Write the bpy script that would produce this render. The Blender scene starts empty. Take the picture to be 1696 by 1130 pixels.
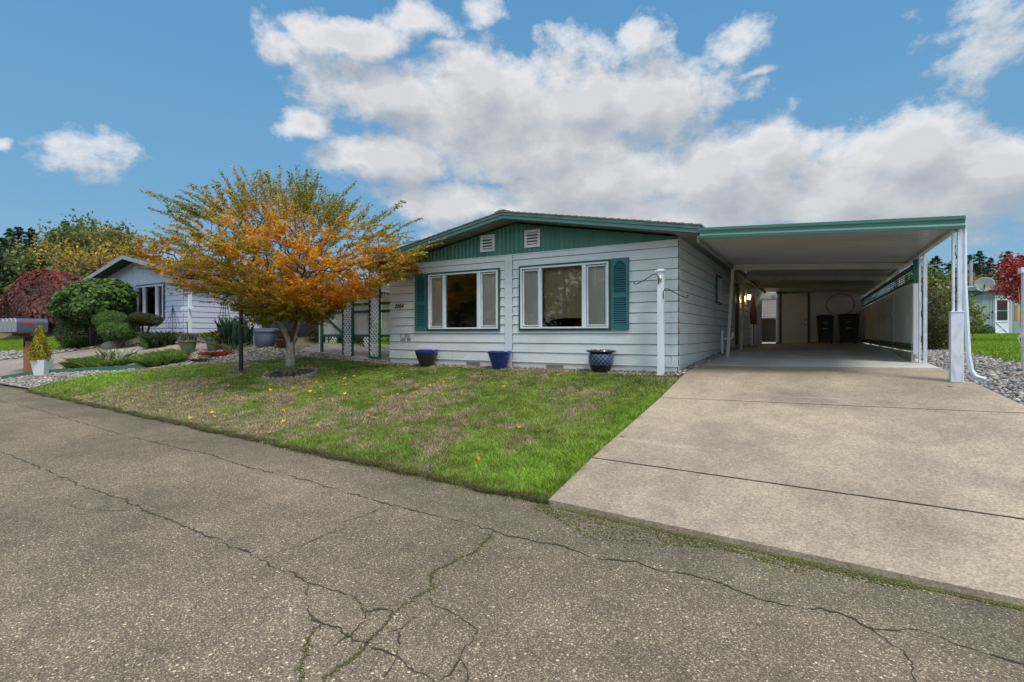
import bpy, bmesh, math, random
import numpy as np
from mathutils import Vector, Matrix
from mathutils import noise as mn
SC = bpy.context.scene
COL = SC.collection
R = math.radians
rng = np.random.default_rng(7)
random.seed(7)
EYE = 1.5

# ---------------------------------------------------------------- materials
def _n(nt, t, **kw):
    n = nt.nodes.new(t)
    for k, v in kw.items(): setattr(n, k, v)
    return n
def _l(nt, a, b): nt.links.new(a, b)
def math_n(nt, op, a, b=None, c=None, clamp=False):
    n = _n(nt, 'ShaderNodeMath', operation=op, use_clamp=clamp)
    for i, v in enumerate((a, b, c)):
        if v is None: continue
        if isinstance(v, (int, float)): n.inputs[i].default_value = v
        else: _l(nt, v, n.inputs[i])
    return n.outputs[0]
def mixc(nt, f, a, b, mode='MIX'):
    n = _n(nt, 'ShaderNodeMix', data_type='RGBA', blend_type=mode)
    if isinstance(f, (int, float)): n.inputs[0].default_value = f
    else: _l(nt, f, n.inputs[0])
    for s, v in ((6, a), (7, b)):
        if isinstance(v, tuple): n.inputs[s].default_value = (*v[:3], 1)
        else: _l(nt, v, n.inputs[s])
    return n.outputs[2]
def noise_n(nt, vec, scale, detail=4, rough=.55, w=None):
    n = _n(nt, 'ShaderNodeTexNoise')
    n.inputs['Scale'].default_value = scale
    n.inputs['Detail'].default_value = detail
    n.inputs['Roughness'].default_value = rough
    _l(nt, vec, n.inputs['Vector'])
    return n.outputs['Fac']
def ramp(nt, fac, stops):
    n = _n(nt, 'ShaderNodeValToRGB')
    cr = n.color_ramp
    while len(cr.elements) < len(stops): cr.elements.new(.5)
    for e, (p, c) in zip(cr.elements, stops):
        e.position = p
        e.color = (*c, 1) if isinstance(c, tuple) else (c, c, c, 1)
    _l(nt, fac, n.inputs[0])
    return n.outputs[0]
def new_mat(name):
    m = bpy.data.materials.new(name); m.use_nodes = True
    nt = m.node_tree; nt.nodes.clear()
    out = _n(nt, 'ShaderNodeOutputMaterial')
    b = _n(nt, 'ShaderNodeBsdfPrincipled')
    _l(nt, b.outputs[0], out.inputs[0])
    return m, nt, b, out
def geo_vec(nt, stretch=(1, 1, 1)):
    g = _n(nt, 'ShaderNodeNewGeometry')
    mp = _n(nt, 'ShaderNodeMapping')
    mp.inputs['Scale'].default_value = stretch
    _l(nt, g.outputs['Position'], mp.inputs[0])
    return mp.outputs[0], g
def bump(nt, b, h, strength, dist=.01):
    n = _n(nt, 'ShaderNodeBump')
    n.inputs['Strength'].default_value = strength
    n.inputs['Distance'].default_value = dist
    _l(nt, h, n.inputs['Height']); _l(nt, n.outputs[0], b.inputs['Normal'])
MC = {}
def mat(name, c1, c2=None, scale=3., rough=.6, bs=0., bscale=40., stretch=(1, 1, 1), metal=0., dirt=None, dscale=1.2, spec=.5, coat=0.):
    if name in MC: return MC[name]
    m, nt, b, out = new_mat(name)
    if c2 is None: c2 = tuple(x * .8 for x in c1)
    v, g = geo_vec(nt, stretch)
    f = noise_n(nt, v, scale, 6, .6)
    f = ramp(nt, f, [(.3, 0.), (.7, 1.)])
    col = mixc(nt, f, c1, c2)
    if dirt:
        f2 = noise_n(nt, v, dscale, 8, .65)
        f2 = ramp(nt, f2, [(.5, 0.), (.72, 1.)])
        f2 = math_n(nt, 'MULTIPLY', f2, .7)
        col = mixc(nt, f2, col, dirt)
    if name == 'white_siding':
        s_ = _n(nt, 'ShaderNodeSeparateXYZ'); _l(nt, g.outputs['Position'], s_.inputs[0])
        low = ramp(nt, math_n(nt, 'MULTIPLY_ADD', s_.outputs[2], 1., math_n(nt, 'MULTIPLY_ADD', noise_n(nt, v, 9., 5, .7), .5, -.85 + 0.0)), [(.05, .8), (.42, 0.)])
        col = mixc(nt, math_n(nt, 'MULTIPLY', low, .55), col, (.40, .38, .31))
        mp2 = _n(nt, 'ShaderNodeMapping'); mp2.inputs['Scale'].default_value = (7., 7., .35); _l(nt, g.outputs['Position'], mp2.inputs[0])
        stk = ramp(nt, noise_n(nt, mp2.outputs[0], 1., 6, .6), [(.56, 0.), (.75, .5)])
        col = mixc(nt, math_n(nt, 'MULTIPLY', stk, .55), col, (.47, .50, .49))
    _l(nt, col, b.inputs['Base Color'])
    rr = math_n(nt, 'MULTIPLY_ADD', f, .15, rough - .07)
    _l(nt, rr, b.inputs['Roughness'])
    b.inputs['Metallic'].default_value = metal
    b.inputs['Specular IOR Level'].default_value = spec
    b.inputs['Coat Weight'].default_value = coat
    if bs:
        bump(nt, b, noise_n(nt, v, bscale, 5, .6), bs)
    MC[name] = m
    return m
def foliage_mat(name, trans=.3, rough=.55, spec=.3, sat=1.):
    if name in MC: return MC[name]
    m, nt, b, out = new_mat(name)
    a = _n(nt, 'ShaderNodeAttribute', attribute_name='Col')
    _l(nt, a.outputs['Color'], b.inputs['Base Color'])
    b.inputs['Roughness'].default_value = rough
    b.inputs['Specular IOR Level'].default_value = spec
    t = _n(nt, 'ShaderNodeBsdfTranslucent')
    _l(nt, a.outputs['Color'], t.inputs['Color'])
    mx = _n(nt, 'ShaderNodeMixShader'); mx.inputs[0].default_value = trans
    _l(nt, b.outputs[0], mx.inputs[1]); _l(nt, t.outputs[0], mx.inputs[2])
    _l(nt, mx.outputs[0], out.inputs[0])
    MC[name] = m
    return m
def emis_mat(name, col, st):
    m, nt, b, out = new_mat(name)
    b.inputs['Base Color'].default_value = (*col, 1)
    b.inputs['Emission Color'].default_value = (*col, 1)
    b.inputs['Emission Strength'].default_value = st
    return m
def glass_mat():
    m, nt, b, out = new_mat('window_glass')
    nt.nodes.remove(b)
    tr = _n(nt, 'ShaderNodeBsdfTransparent'); tr.inputs[0].default_value = (.96, .96, .94, 1)
    gl = _n(nt, 'ShaderNodeBsdfGlossy'); gl.inputs['Roughness'].default_value = .02
    v, g = geo_vec(nt)
    bn = _n(nt, 'ShaderNodeBump'); bn.inputs['Strength'].default_value = .06; bn.inputs['Distance'].default_value = .02
    _l(nt, noise_n(nt, v, 2.2, 2), bn.inputs['Height']); _l(nt, bn.outputs[0], gl.inputs['Normal'])
    fr = _n(nt, 'ShaderNodeFresnel'); fr.inputs[0].default_value = 1.5
    f = math_n(nt, 'MULTIPLY_ADD', fr.outputs[0], .95, .02, clamp=True)
    mx = _n(nt, 'ShaderNodeMixShader'); _l(nt, f, mx.inputs[0])
    _l(nt, tr.outputs[0], mx.inputs[1]); _l(nt, gl.outputs[0], mx.inputs[2]); _l(nt, mx.outputs[0], out.inputs[0])
    return m
M = {}
M['glass'] = glass_mat()
M['siding'] = mat('white_siding', (.68, .75, .79), (.61, .68, .715), 2.5, .55, .15, 60, (1, 1, 3), dirt=(.55, .585, .59), dscale=.9)
M['siding_blue'] = mat('pale_blue_siding', (.60, .67, .84), (.52, .59, .76), 2.5, .6, .1, 50)
M['white'] = mat('white_paint', (.72, .79, .84), (.64, .70, .75), 4., .5, .1, 60, dirt=(.50, .51, .49), dscale=2.)
M['vinyl'] = mat('white_vinyl', (.72, .80, .88), (.66, .74, .82), 3., .35)
M['lattice'] = mat('bright_white_paint', (.88, .92, .94), (.80, .84, .87), 4., .5)
M['cream'] = mat('cream_metal', (.55, .53, .46), (.47, .45, .39), 3., .5, dirt=(.33, .31, .26))
M['peel'] = mat('peeling_white_paint', (.68, .77, .89), (.61, .70, .82), 5., .55, .3, 30, (1, 1, .35), dirt=(.34, .34, .33), dscale=9.)
M['green'] = mat('green_metal', (.064, .225, .190), (.048, .178, .155), 2., .5, .15, 30, (1.5, 1.5, .25), dirt=(.03, .10, .085), dscale=3.)
M['fascia'] = mat('green_fascia', (.082, .225, .215), (.060, .175, .17), 2., .5, .2, 25, (1, 1, 4), dirt=(.13, .23, .21), dscale=2.)
M['dgreen'] = mat('dark_green_paint', (.018, .115, .068), (.014, .09, .054), 5., .45, .15, 40)
M['shutter'] = mat('shutter_green', (.032, .165, .185), (.026, .14, .16), 4., .45)
M['soffit'] = mat('soffit_board', (.20, .22, .18), (.15, .16, .13), 2., .7)
M['pan'] = mat('roof_pan_metal', (.42, .44, .43), (.35, .365, .36), 1.5, .33, .0, 10, (.3, .3, 1), dirt=(.20, .20, .18), dscale=.8)
M['shingle'] = mat('roof_shingle', (.24, .17, .125), (.15, .115, .09), 14., .9, .5, 60)
M['wallpanel'] = mat('storage_panel', (.76, .79, .79), (.66, .69, .69), 1.5, .65, .1, 30)
M['door'] = mat('grey_door_paint', (.74, .79, .82), (.68, .72, .75), 2., .5)
M['black'] = mat('black_metal', (.012, .013, .014), (.02, .02, .02), 6., .4)
M['iron'] = mat('wrought_iron', (.02, .02, .022), (.035, .03, .028), 20., .55)
M['bin'] = mat('bin_plastic', (.022, .045, .033), (.018, .03, .025), 5., .5)
M['wood'] = mat('cedar_post_wood', (.36, .17, .085), (.27, .125, .06), 3., .75, .35, 30, (8, 8, .6))
M['mailbox'] = mat('mailbox_metal', (.10, .125, .175), (.07, .085, .125), 4., .38, .1, 20, metal=.3, dirt=(.06, .07, .085), dscale=6.)
M['red'] = mat('red_plastic', (.7, .03, .03), (.6, .02, .02), 4., .4)
M['bark'] = mat('pale_lichen_bark', (.50, .48, .44), (.22, .19, .155), 16., .9, 1., 34, (1, 1, .45), dirt=(.12, .10, .075), dscale=9.)
M['darkbark'] = mat('dark_bark', (.085, .06, .045), (.05, .038, .03), 9., .9, .6, 30)
M['stone'] = mat('grey_stone', (.30, .29, .27), (.20, .19, .18), 6., .85, .6, 25)
M['soil'] = mat('dark_soil', (.055, .04, .028), (.03, .023, .017), 12., .95, .8, 30)
M['greenpot'] = mat('olive_green_pot', (.13, .17, .105), (.10, .135, .085), 4., .5)
M['bluepot'] = mat('blue_glaze', (.022, .045, .23), (.016, .03, .16), 8., .22, coat=.6)
M['darkglaze'] = mat('dark_glaze', (.016, .017, .02), (.03, .03, .028), 8., .25, coat=.6)
M['palebluepot'] = mat('pale_blue_pot', (.20, .26, .40), (.16, .21, .33), 5., .45)
M['terracotta'] = mat('brown_clay', (.13, .07, .055), (.09, .05, .04), 6., .6)
M['shedblue'] = mat('grey_blue_siding', (.25, .34, .345), (.21, .29, .295), 2., .6)
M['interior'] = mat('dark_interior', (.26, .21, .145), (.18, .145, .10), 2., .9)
M['blind'] = mat('brown_woven_blind', (.46, .36, .22), (.34, .26, .15), 30., .8, .2, 80, (.3, 1, 4))
M['sheer'] = mat('grey_pleated_sheer', (.86, .87, .86), (.70, .71, .70), 26., .8, 0, 60, (3, 1, .05))
M['metal'] = mat('galvanised_metal', (.42, .43, .44), (.33, .34, .35), 5., .4, metal=.6)
M['rubber'] = mat('grey_mat', (.1, .1, .1))
M['beige'] = mat('beige_siding', (.80, .72, .60), (.72, .65, .54), 2., .6)
M['leaf'] = foliage_mat('leaf_foliage', .42)
M['needle'] = foliage_mat('needle_foliage', .12, .7, .2)
M['grass'] = foliage_mat('grass_blades', .3, .6, .2)
M['pebble'] = foliage_mat('pebble_stone', 0., .75, .4)

# ---------------------------------------------------------------- mesh builder
ORG = {}
class MB:
    def __init__(s): s.v = []; s.f = []
    def add(s, vs, fs):
        o = len(s.v); s.v += [tuple(p) for p in vs]; s.f += [tuple(i + o for i in f) for f in fs]; return s
    def box(s, x0, x1, y0, y1, z0, z1):
        return s.add([(x0,y0,z0),(x1,y0,z0),(x1,y1,z0),(x0,y1,z0),(x0,y0,z1),(x1,y0,z1),(x1,y1,z1),(x0,y1,z1)],
                     [(0,3,2,1),(4,5,6,7),(0,1,5,4),(1,2,6,5),(2,3,7,6),(3,0,4,7)])
    def bar(s, p, q, w, h, up=(0, 0, 1)):
        p = Vector(p); q = Vector(q); d = (q - p).normalized(); u = Vector(up)
        if abs(d.dot(u)) > .98: u = Vector((0, 1, 0))
        a = d.cross(u).normalized() * (w / 2); b = a.cross(d).normalized() * (h / 2)
        vs = [p-a-b, p+a-b, p+a+b, p-a+b, q-a-b, q+a-b, q+a+b, q-a+b]
        return s.add(vs, [(0,1,2,3),(7,6,5,4),(4,5,1,0),(5,6,2,1),(6,7,3,2),(7,4,0,3)])
    def tube(s, path, r, n=8, cap=True):
        path = [Vector(p) for p in path]; rs = r if isinstance(r, (list, tuple)) else [r] * len(path)
        vs = []; ref = None
        for i, p in enumerate(path):
            d = (path[min(i+1, len(path)-1)] - path[max(i-1, 0)]).normalized()
            if ref is None: ref = Vector((1, 0, 0)) if abs(d.x) < .9 else Vector((0, 1, 0))
            a = (ref - d * ref.dot(d)).normalized(); b = d.cross(a); ref = a
            for k in range(n):
                t = 2 * math.pi * k / n
                vs.append(p + (a * math.cos(t) + b * math.sin(t)) * rs[i])
        fs = [(i*n+k, i*n+(k+1) % n, (i+1)*n+(k+1) % n, (i+1)*n+k) for i in range(len(path)-1) for k in range(n)]
        if cap: fs += [tuple(range(n-1, -1, -1)), tuple((len(path)-1)*n+k for k in range(n))]
        return s.add(vs, fs)
    def lathe(s, c, prof, n=32, sq=None):
        vs = []; c = Vector(c)
        for r, z in prof:
            for k in range(n):
                t = 2 * math.pi * k / n
                vs.append((c.x + r*math.cos(t), c.y + r*math.sin(t), c.z + z))
        fs = [(i*n+k, i*n+(k+1) % n, (i+1)*n+(k+1) % n, (i+1)*n+k) for i in range(len(prof)-1) for k in range(n)]
        return s.add(vs, fs)
    def prism(s, poly, y0, y1):      # polygon in XZ extruded along Y
        n = len(poly)
        vs = [(x, y0, z) for x, z in poly] + [(x, y1, z) for x, z in poly]
        return s.add(vs, [tuple(range(n)), tuple(range(2*n-1, n-1, -1))] + [(i, (i+1) % n + 0, (i+1) % n + n, i + n)[::-1] for i in range(n)])
    def quad(s, a, b, c, d): return s.add([a, b, c, d], [(0, 1, 2, 3)])
    def build(s, name, m, parent=None, smooth=False, bevel=0., **tags):
        me = bpy.data.meshes.new(name)
        off = ORG.get(parent.name, Vector((0, 0, 0))) if parent else Vector((0, 0, 0))
        me.from_pydata([(x - off.x, y - off.y, z - off.z) for x, y, z in s.v], [], s.f)
        me.update()
        o = bpy.data.objects.new(name, me); COL.objects.link(o)
        if m: me.materials.append(m)
        if parent: o.parent = parent; ORG[o.name] = off
        if smooth:
            me.polygons.foreach_set('use_smooth', [True] * len(me.polygons))
            if smooth == 'auto':
                me.set_sharp_from_angle(angle=R(38))
        if bevel:
            b = o.modifiers.new('bevel', 'BEVEL'); b.width = bevel; b.segments = 2; b.limit_method = 'ANGLE'
        for k, v in tags.items(): o[k] = v
        return o
def thing(name, label, cat, loc, group=None):
    o = bpy.data.objects.new(name, None); COL.objects.link(o); o.location = loc
    o['label'] = label; o['category'] = cat
    if group: o['group'] = group
    ORG[o.name] = Vector(loc); return o
def tag(o, label, cat, group=None):
    o['label'] = label; o['category'] = cat
    if group: o['group'] = group
    return o
def np_mesh(name, V, F, colors, m, parent=None, smooth=False):
    """V (n,3), F (k, 3 or 4) int, colors (n,3) linear"""
    me = bpy.data.meshes.new(name)
    V = np.asarray(V, dtype=np.float32).copy(); F = np.asarray(F, dtype=np.int32)
    off = ORG.get(parent.name, Vector((0, 0, 0))) if parent else Vector((0, 0, 0))
    V -= np.array(off, dtype=np.float32)
    k = F.shape[1]
    me.vertices.add(len(V)); me.vertices.foreach_set('co', V.ravel())
    me.loops.add(F.size); me.loops.foreach_set('vertex_index', F.ravel())
    me.polygons.add(len(F)); me.polygons.foreach_set('loop_start', np.arange(0, F.size, k, dtype=np.int32))
    me.update(calc_edges=True); me.validate()
    if colors is not None:
        ca = me.color_attributes.new('Col', 'FLOAT_COLOR', 'POINT')
        c4 = np.ones((len(V), 4), dtype=np.float32); c4[:, :3] = colors
        ca.data.foreach_set('color', c4.ravel())
    if smooth: me.polygons.foreach_set('use_smooth', np.ones(len(F), dtype=bool))
    me.materials.append(m)
    o = bpy.data.objects.new(name, me); COL.objects.link(o)
    if parent: o.parent = parent; ORG[o.name] = off
    return o

# ---------------------------------------------------------------- terrain
def lerp(x, pts):
    xs = [p[0] for p in pts]; ys = [p[1] for p in pts]
    return np.interp(x, xs, ys)
def edge(x): return 4.0 - .054 * (x + 2.06)
PROF = [(0, 0), (1.03, .16), (3.7, .49), (5.0, .69), (5.9, .78), (8, .87), (11, .99), (19, 1.06), (32, 1.4), (60, 2.0), (400, 4)]
LF = [(-60, 3.0), (-30, 2.6), (-19.8, 2.05), (-9.5, 1.0), (30, 1.0)]
def gz(x, y):
    x = np.asarray(x, dtype=float); y = np.asarray(y, dtype=float)
    t = np.maximum(y - edge(x), 0)
    L = lerp(x, LF); v = lerp(t, PROF)
    f = 1 + (L - 1) * np.clip(np.where(t < 6, 1., 1 - (t - 6) / 20), .25, 1)
    side = .022 * np.clip(x + 2, 0, 4) * np.clip(t / 4, 0, 1)
    return v * f + side
def G(x, y): return float(gz(x, y))
def vnoise(x, y, s, seed=0):
    """smooth value noise, arrays"""
    x = np.asarray(x) * s + 100 + seed * 17.3; y = np.asarray(y) * s + 100 + seed * 5.7
    xi = np.floor(x).astype(int); yi = np.floor(y).astype(int); fx = x - xi; fy = y - yi
    fx = fx*fx*(3-2*fx); fy = fy*fy*(3-2*fy)
    def h(a, b):
        n = (a * 374761393 + b * 668265263 + seed * 1274126177) & 0xffffffff
        n = ((n ^ (n >> 13)) * 1274126177) & 0xffffffff
        return ((n ^ (n >> 16)) & 0xffff) / 65535.
    return (h(xi, yi)*(1-fx) + h(xi+1, yi)*fx)*(1-fy) + (h(xi, yi+1)*(1-fx) + h(xi+1, yi+1)*fx)*fy
def fbm(x, y, s, seed=0, o=3):
    return sum(vnoise(x, y, s * 2**k, seed + k) * .5**k for k in range(o)) / sum(.5**k for k in range(o))
def inside(px, py, poly):
    px = np.asarray(px); py = np.asarray(py); r = np.zeros(px.shape, bool)
    n = len(poly)
    for i in range(n):
        x1, y1 = poly[i]; x2, y2 = poly[(i+1) % n]
        if y1 == y2: continue
        c = ((y1 > py) != (y2 > py)) & (px < (x2 - x1) * (py - y1) / (y2 - y1) + x1)
        r ^= c
    return r
def sheet(poly, off, m, name, step=.3, skirt=0., zf=None, parent=None, **tags):
    """polygon draped on the terrain, optional down-turned skirt"""
    bm = bmesh.new()
    vs = [bm.verts.new((x, y, 0)) for x, y in poly]
    bm.faces.new(vs)
    xs = [p[0] for p in poly]; ys = [p[1] for p in poly]
    def cut(axis, lo, hi):
        k = math.ceil(lo / step) * step
        while k < hi:
            co = (k, 0, 0) if axis == 0 else (0, k, 0); no = (1, 0, 0) if axis == 0 else (0, 1, 0)
            bmesh.ops.bisect_plane(bm, geom=bm.verts[:] + bm.edges[:] + bm.faces[:], plane_co=co, plane_no=no, dist=1e-5)
            k += step
    cut(0, min(xs), max(xs)); cut(1, min(ys), max(ys))
    bmesh.ops.recalc_face_normals(bm, faces=bm.faces[:])
    for f in bm.faces:
        if f.normal.z < 0: f.normal_flip()
    for v in bm.verts:
        z = zf(v.co.x, v.co.y) if zf else G(v.co.x, v.co.y)
        v.co.z = z + off
    if skirt:
        be = [e for e in bm.edges if e.is_boundary]
        r = bmesh.ops.extrude_edge_only(bm, edges=be)
        for g in r['geom']:
            if isinstance(g, bmesh.types.BMVert): g.co.z -= skirt
        bmesh.ops.recalc_face_normals(bm, faces=bm.faces[:])
    me = bpy.data.meshes.new(name); bm.to_mesh(me); bm.free()
    me.materials.append(m)
    o = bpy.data.objects.new(name, me); COL.objects.link(o)
    if parent: o.parent = parent
    for k, v in tags.items(): o[k] = v
    return o

# ---------------------------------------------------------------- camera, light, sky
cam = bpy.data.cameras.new('camera'); co = bpy.data.objects.new('camera', cam); COL.objects.link(co)
co.location = (0, 0, EYE); co.rotation_euler = (R(90), 0, R(30.9))
cam.lens = 845. / 1696. * 36; cam.sensor_width = 36; cam.sensor_fit = 'HORIZONTAL'
cam.shift_y = -12.5 / 1696.; cam.clip_start = .05; cam.clip_end = 2000
SC.camera = co
SUN_EL, SUN_AZ = R(57), R(122)      # azimuth clockwise from +Y (behind the camera, to the right)
sd = bpy.data.lights.new('sun', 'SUN'); sd.energy = 2.6; sd.angle = R(14); sd.color = (1., .92, .80)
so = bpy.data.objects.new('sun', sd); COL.objects.link(so)
sdir = Vector((math.sin(SUN_AZ)*math.cos(SUN_EL), math.cos(SUN_AZ)*math.cos(SUN_EL), math.sin(SUN_EL)))
so.rotation_euler = sdir.to_track_quat('Z', 'Y').to_euler()
CLOUDS = [(-0.781,0.433,0.138,0.055),(-0.596,0.424,0.235,0.076),(-0.408,0.441,0.147,0.083),(-0.271,0.412,0.157,0.07),(-0.478,0.354,0.228,0.081),(-0.361,0.286,0.207,0.083),(-0.165,0.271,0.108,0.085),(-0.095,0.264,0.109,0.087),(0.103,0.279,0.105,0.06),(0.188,0.22,0.118,0.074),(0.039,0.217,0.187,0.083),(-0.781,0.319,0.126,0.046),(-0.868,0.322,0.043,0.03),(-0.655,0.256,0.153,0.043),(-0.361,0.198,0.313,0.066),(-1.244,0.245,0.054,0.038),(-1.324,0.234,0.012,0.011),(-0.97,0.485,0.052,0.027),(-0.825,0.514,0.106,0.035),(-0.724,0.542,0.069,0.025),(-0.602,0.568,0.047,0.021),(-0.28,0.511,0.042,0.032),(-0.125,0.498,0.053,0.023),(0.201,0.406,0.061,0.057),(-0.92,0.37,0.041,0.021),(-0.684,0.504,0.037,0.011),(-0.1,0.449,0.027,0.007),(-0.69,0.194,0.052,0.022)]
def cloud_group():
    g = bpy.data.node_groups.new('cloud_density', 'ShaderNodeTree')
    g.interface.new_socket('az', in_out='INPUT', socket_type='NodeSocketFloat')
    g.interface.new_socket('el', in_out='INPUT', socket_type='NodeSocketFloat')
    g.interface.new_socket('density', in_out='OUTPUT', socket_type='NodeSocketFloat')
    i = g.nodes.new('NodeGroupInput'); o = g.nodes.new('NodeGroupOutput')
    az, el = i.outputs[0], i.outputs[1]
    cv = _n(g, 'ShaderNodeCombineXYZ'); _l(g, az, cv.inputs[0]); _l(g, math_n(g, 'MULTIPLY', el, 1.35), cv.inputs[1])
    wn = _n(g, 'ShaderNodeTexNoise'); wn.inputs['Scale'].default_value = 5.; wn.inputs['Detail'].default_value = 5
    _l(g, cv.outputs[0], wn.inputs['Vector'])
    sp = _n(g, 'ShaderNodeSeparateXYZ'); _l(g, wn.outputs['Color'], sp.inputs[0])
    aw = math_n(g, 'ADD', az, math_n(g, 'MULTIPLY_ADD', sp.outputs[0], .16, -.08))
    ew = math_n(g, 'ADD', el, math_n(g, 'MULTIPLY_ADD', sp.outputs[1], .10, -.05))
    acc = None
    for a0, e0, ra, re in CLOUDS:
        u = math_n(g, 'MULTIPLY_ADD', aw, 1/ra, -a0/ra); v = math_n(g, 'MULTIPLY_ADD', ew, 1/re, -e0/re)
        d = math_n(g, 'SQRT', math_n(g, 'ADD', math_n(g, 'MULTIPLY', u, u), math_n(g, 'MULTIPLY', v, v)))
        small = 1.15 if ra > .1 else .50
        b = math_n(g, 'MULTIPLY_ADD', d, -small, small * 1.20)
        acc = b if acc is None else math_n(g, 'SMOOTH_MAX', acc, b, .12)
    # general broken cloud in the rest of the sky
    gn = noise_n(g, cv.outputs[0], 1.7, 3)
    away = math_n(g, 'MULTIPLY_ADD', math_n(g, 'ABSOLUTE', math_n(g, 'ADD', az, .54)), 1.4, -1.55)
    high = math_n(g, 'MULTIPLY_ADD', el, 3., -2.3)
    far = math_n(g, 'MINIMUM', math_n(g, 'MAXIMUM', away, high), 1.)
    gen = math_n(g, 'MULTIPLY_ADD', gn, 2.6, -1.25)
    gen = math_n(g, 'ADD', gen, math_n(g, 'MINIMUM', math_n(g, 'SUBTRACT', far, 1.), 0.))
    acc = math_n(g, 'MAXIMUM', acc, gen)
    acc = math_n(g, 'MAXIMUM', acc, -1.)
    f1 = noise_n(g, cv.outputs[0], 9., 12, .63)
    dn = math_n(g, 'ADD', acc, math_n(g, 'MULTIPLY_ADD', f1, 2.5, -1.25))
    _l(g, dn, o.inputs[0])
    return g
def build_world():
    w = bpy.data.worlds.new('World'); SC.world = w; w.use_nodes = True
    nt = w.node_tree; nt.nodes.clear()
    out = _n(nt, 'ShaderNodeOutputWorld'); bg = _n(nt, 'ShaderNodeBackground'); _l(nt, bg.outputs[0], out.inputs[0])
    sky = _n(nt, 'ShaderNodeTexSky', sky_type='NISHITA'); sky.sun_disc = False
    sky.sun_elevation = SUN_EL; sky.sun_rotation = SUN_AZ; sky.air_density = 1.; sky.dust_density = .6; sky.ozone_density = 2.
    tc = _n(nt, 'ShaderNodeTexCoord')
    nv = _n(nt, 'ShaderNodeVectorMath', operation='NORMALIZE'); _l(nt, tc.outputs['Generated'], nv.inputs[0])
    s = _n(nt, 'ShaderNodeSeparateXYZ'); _l(nt, nv.outputs[0], s.inputs[0])
    az = math_n(nt, 'ARCTAN2', s.outputs[0], s.outputs[1]); el = math_n(nt, 'ARCSINE', s.outputs[2])
    g = cloud_group()
    a = _n(nt, 'ShaderNodeGroup'); a.node_tree = g; _l(nt, az, a.inputs[0]); _l(nt, el, a.inputs[1])
    b = _n(nt, 'ShaderNodeGroup'); b.node_tree = g; _l(nt, math_n(nt, 'ADD', az, -.02), b.inputs[0]); _l(nt, math_n(nt, 'ADD', el, .045), b.inputs[1])
    dens = a.outputs[0]
    alpha = ramp(nt, dens, [(0., 0.), (.10, .15), (.30, .60), (.58, .95), (.85, 1.)])
    diff = math_n(nt, 'SUBTRACT', dens, b.outputs[0])
    lit = math_n(nt, 'MULTIPLY_ADD', diff, .75, .52, clamp=True)
    broad = _n(nt, 'ShaderNodeCombineXYZ'); _l(nt, az, broad.inputs[0]); _l(nt, math_n(nt, 'MULTIPLY', el, 2.2), broad.inputs[1])
    lit = math_n(nt, 'ADD', lit, math_n(nt, 'MULTIPLY_ADD', noise_n(nt, broad.outputs[0], 4.0, 6, .58), .8, -.34), clamp=True)
    thick = ramp(nt, dens, [(.3, 1.), (1.1, .60)])
    lit = math_n(nt, 'MULTIPLY', lit, thick)
    cloud = ramp(nt, lit, [(0., (4.1, 4.5, 5.15)), (.25, (4.9, 5.25, 5.8)), (.5, (6.0, 6.25, 6.6)), (.9, (8.5, 8.5, 8.6))])
    blue = ramp(nt, math_n(nt, 'MULTIPLY', el, 1.4), [(0., (3.0, 5.0, 6.5)), (.3, (1.75, 4.1, 6.5)), (.75, (1.25, 3.45, 6.2)), (1., (.9, 2.8, 5.6))])
    base = mixc(nt, .88, sky.outputs[0], blue)
    # unseen cloud behind and above the camera, brightened as added fill light
    beh = ramp(nt, math_n(nt, 'MULTIPLY_ADD', math_n(nt, 'ABSOLUTE', math_n(nt, 'ADD', az, .54)), .5, -.25), [(.22, 0.), (.6, 1.)])
    hi = ramp(nt, el, [(.72, 0.), (1.1, 1.)])
    bri = math_n(nt, 'MAXIMUM', beh, hi)
    bri = math_n(nt, 'MULTIPLY', bri, ramp(nt, el, [(.0, .55), (.22, 1.)]))
    cloud = mixc(nt, bri, cloud, (13.5, 14.4, 15.4))
    alpha = math_n(nt, 'MAXIMUM', alpha, math_n(nt, 'MULTIPLY', bri, .6))
    col = mixc(nt, alpha, base, cloud)
    _l(nt, col, bg.inputs[0]); bg.inputs[1].default_value = .10
    w.cycles.sampling_method = 'MANUAL'; w.cycles.sample_map_resolution = 512
build_world()
SC.view_settings.view_transform = 'Standard'; SC.view_settings.look = 'None'; SC.view_settings.exposure = 0
SC.render.engine = 'CYCLES'
SC.cycles.use_denoising = True
SC.cycles.max_bounces = 8; SC.cycles.diffuse_bounces = 6; SC.cycles.transparent_max_bounces = 12

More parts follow.
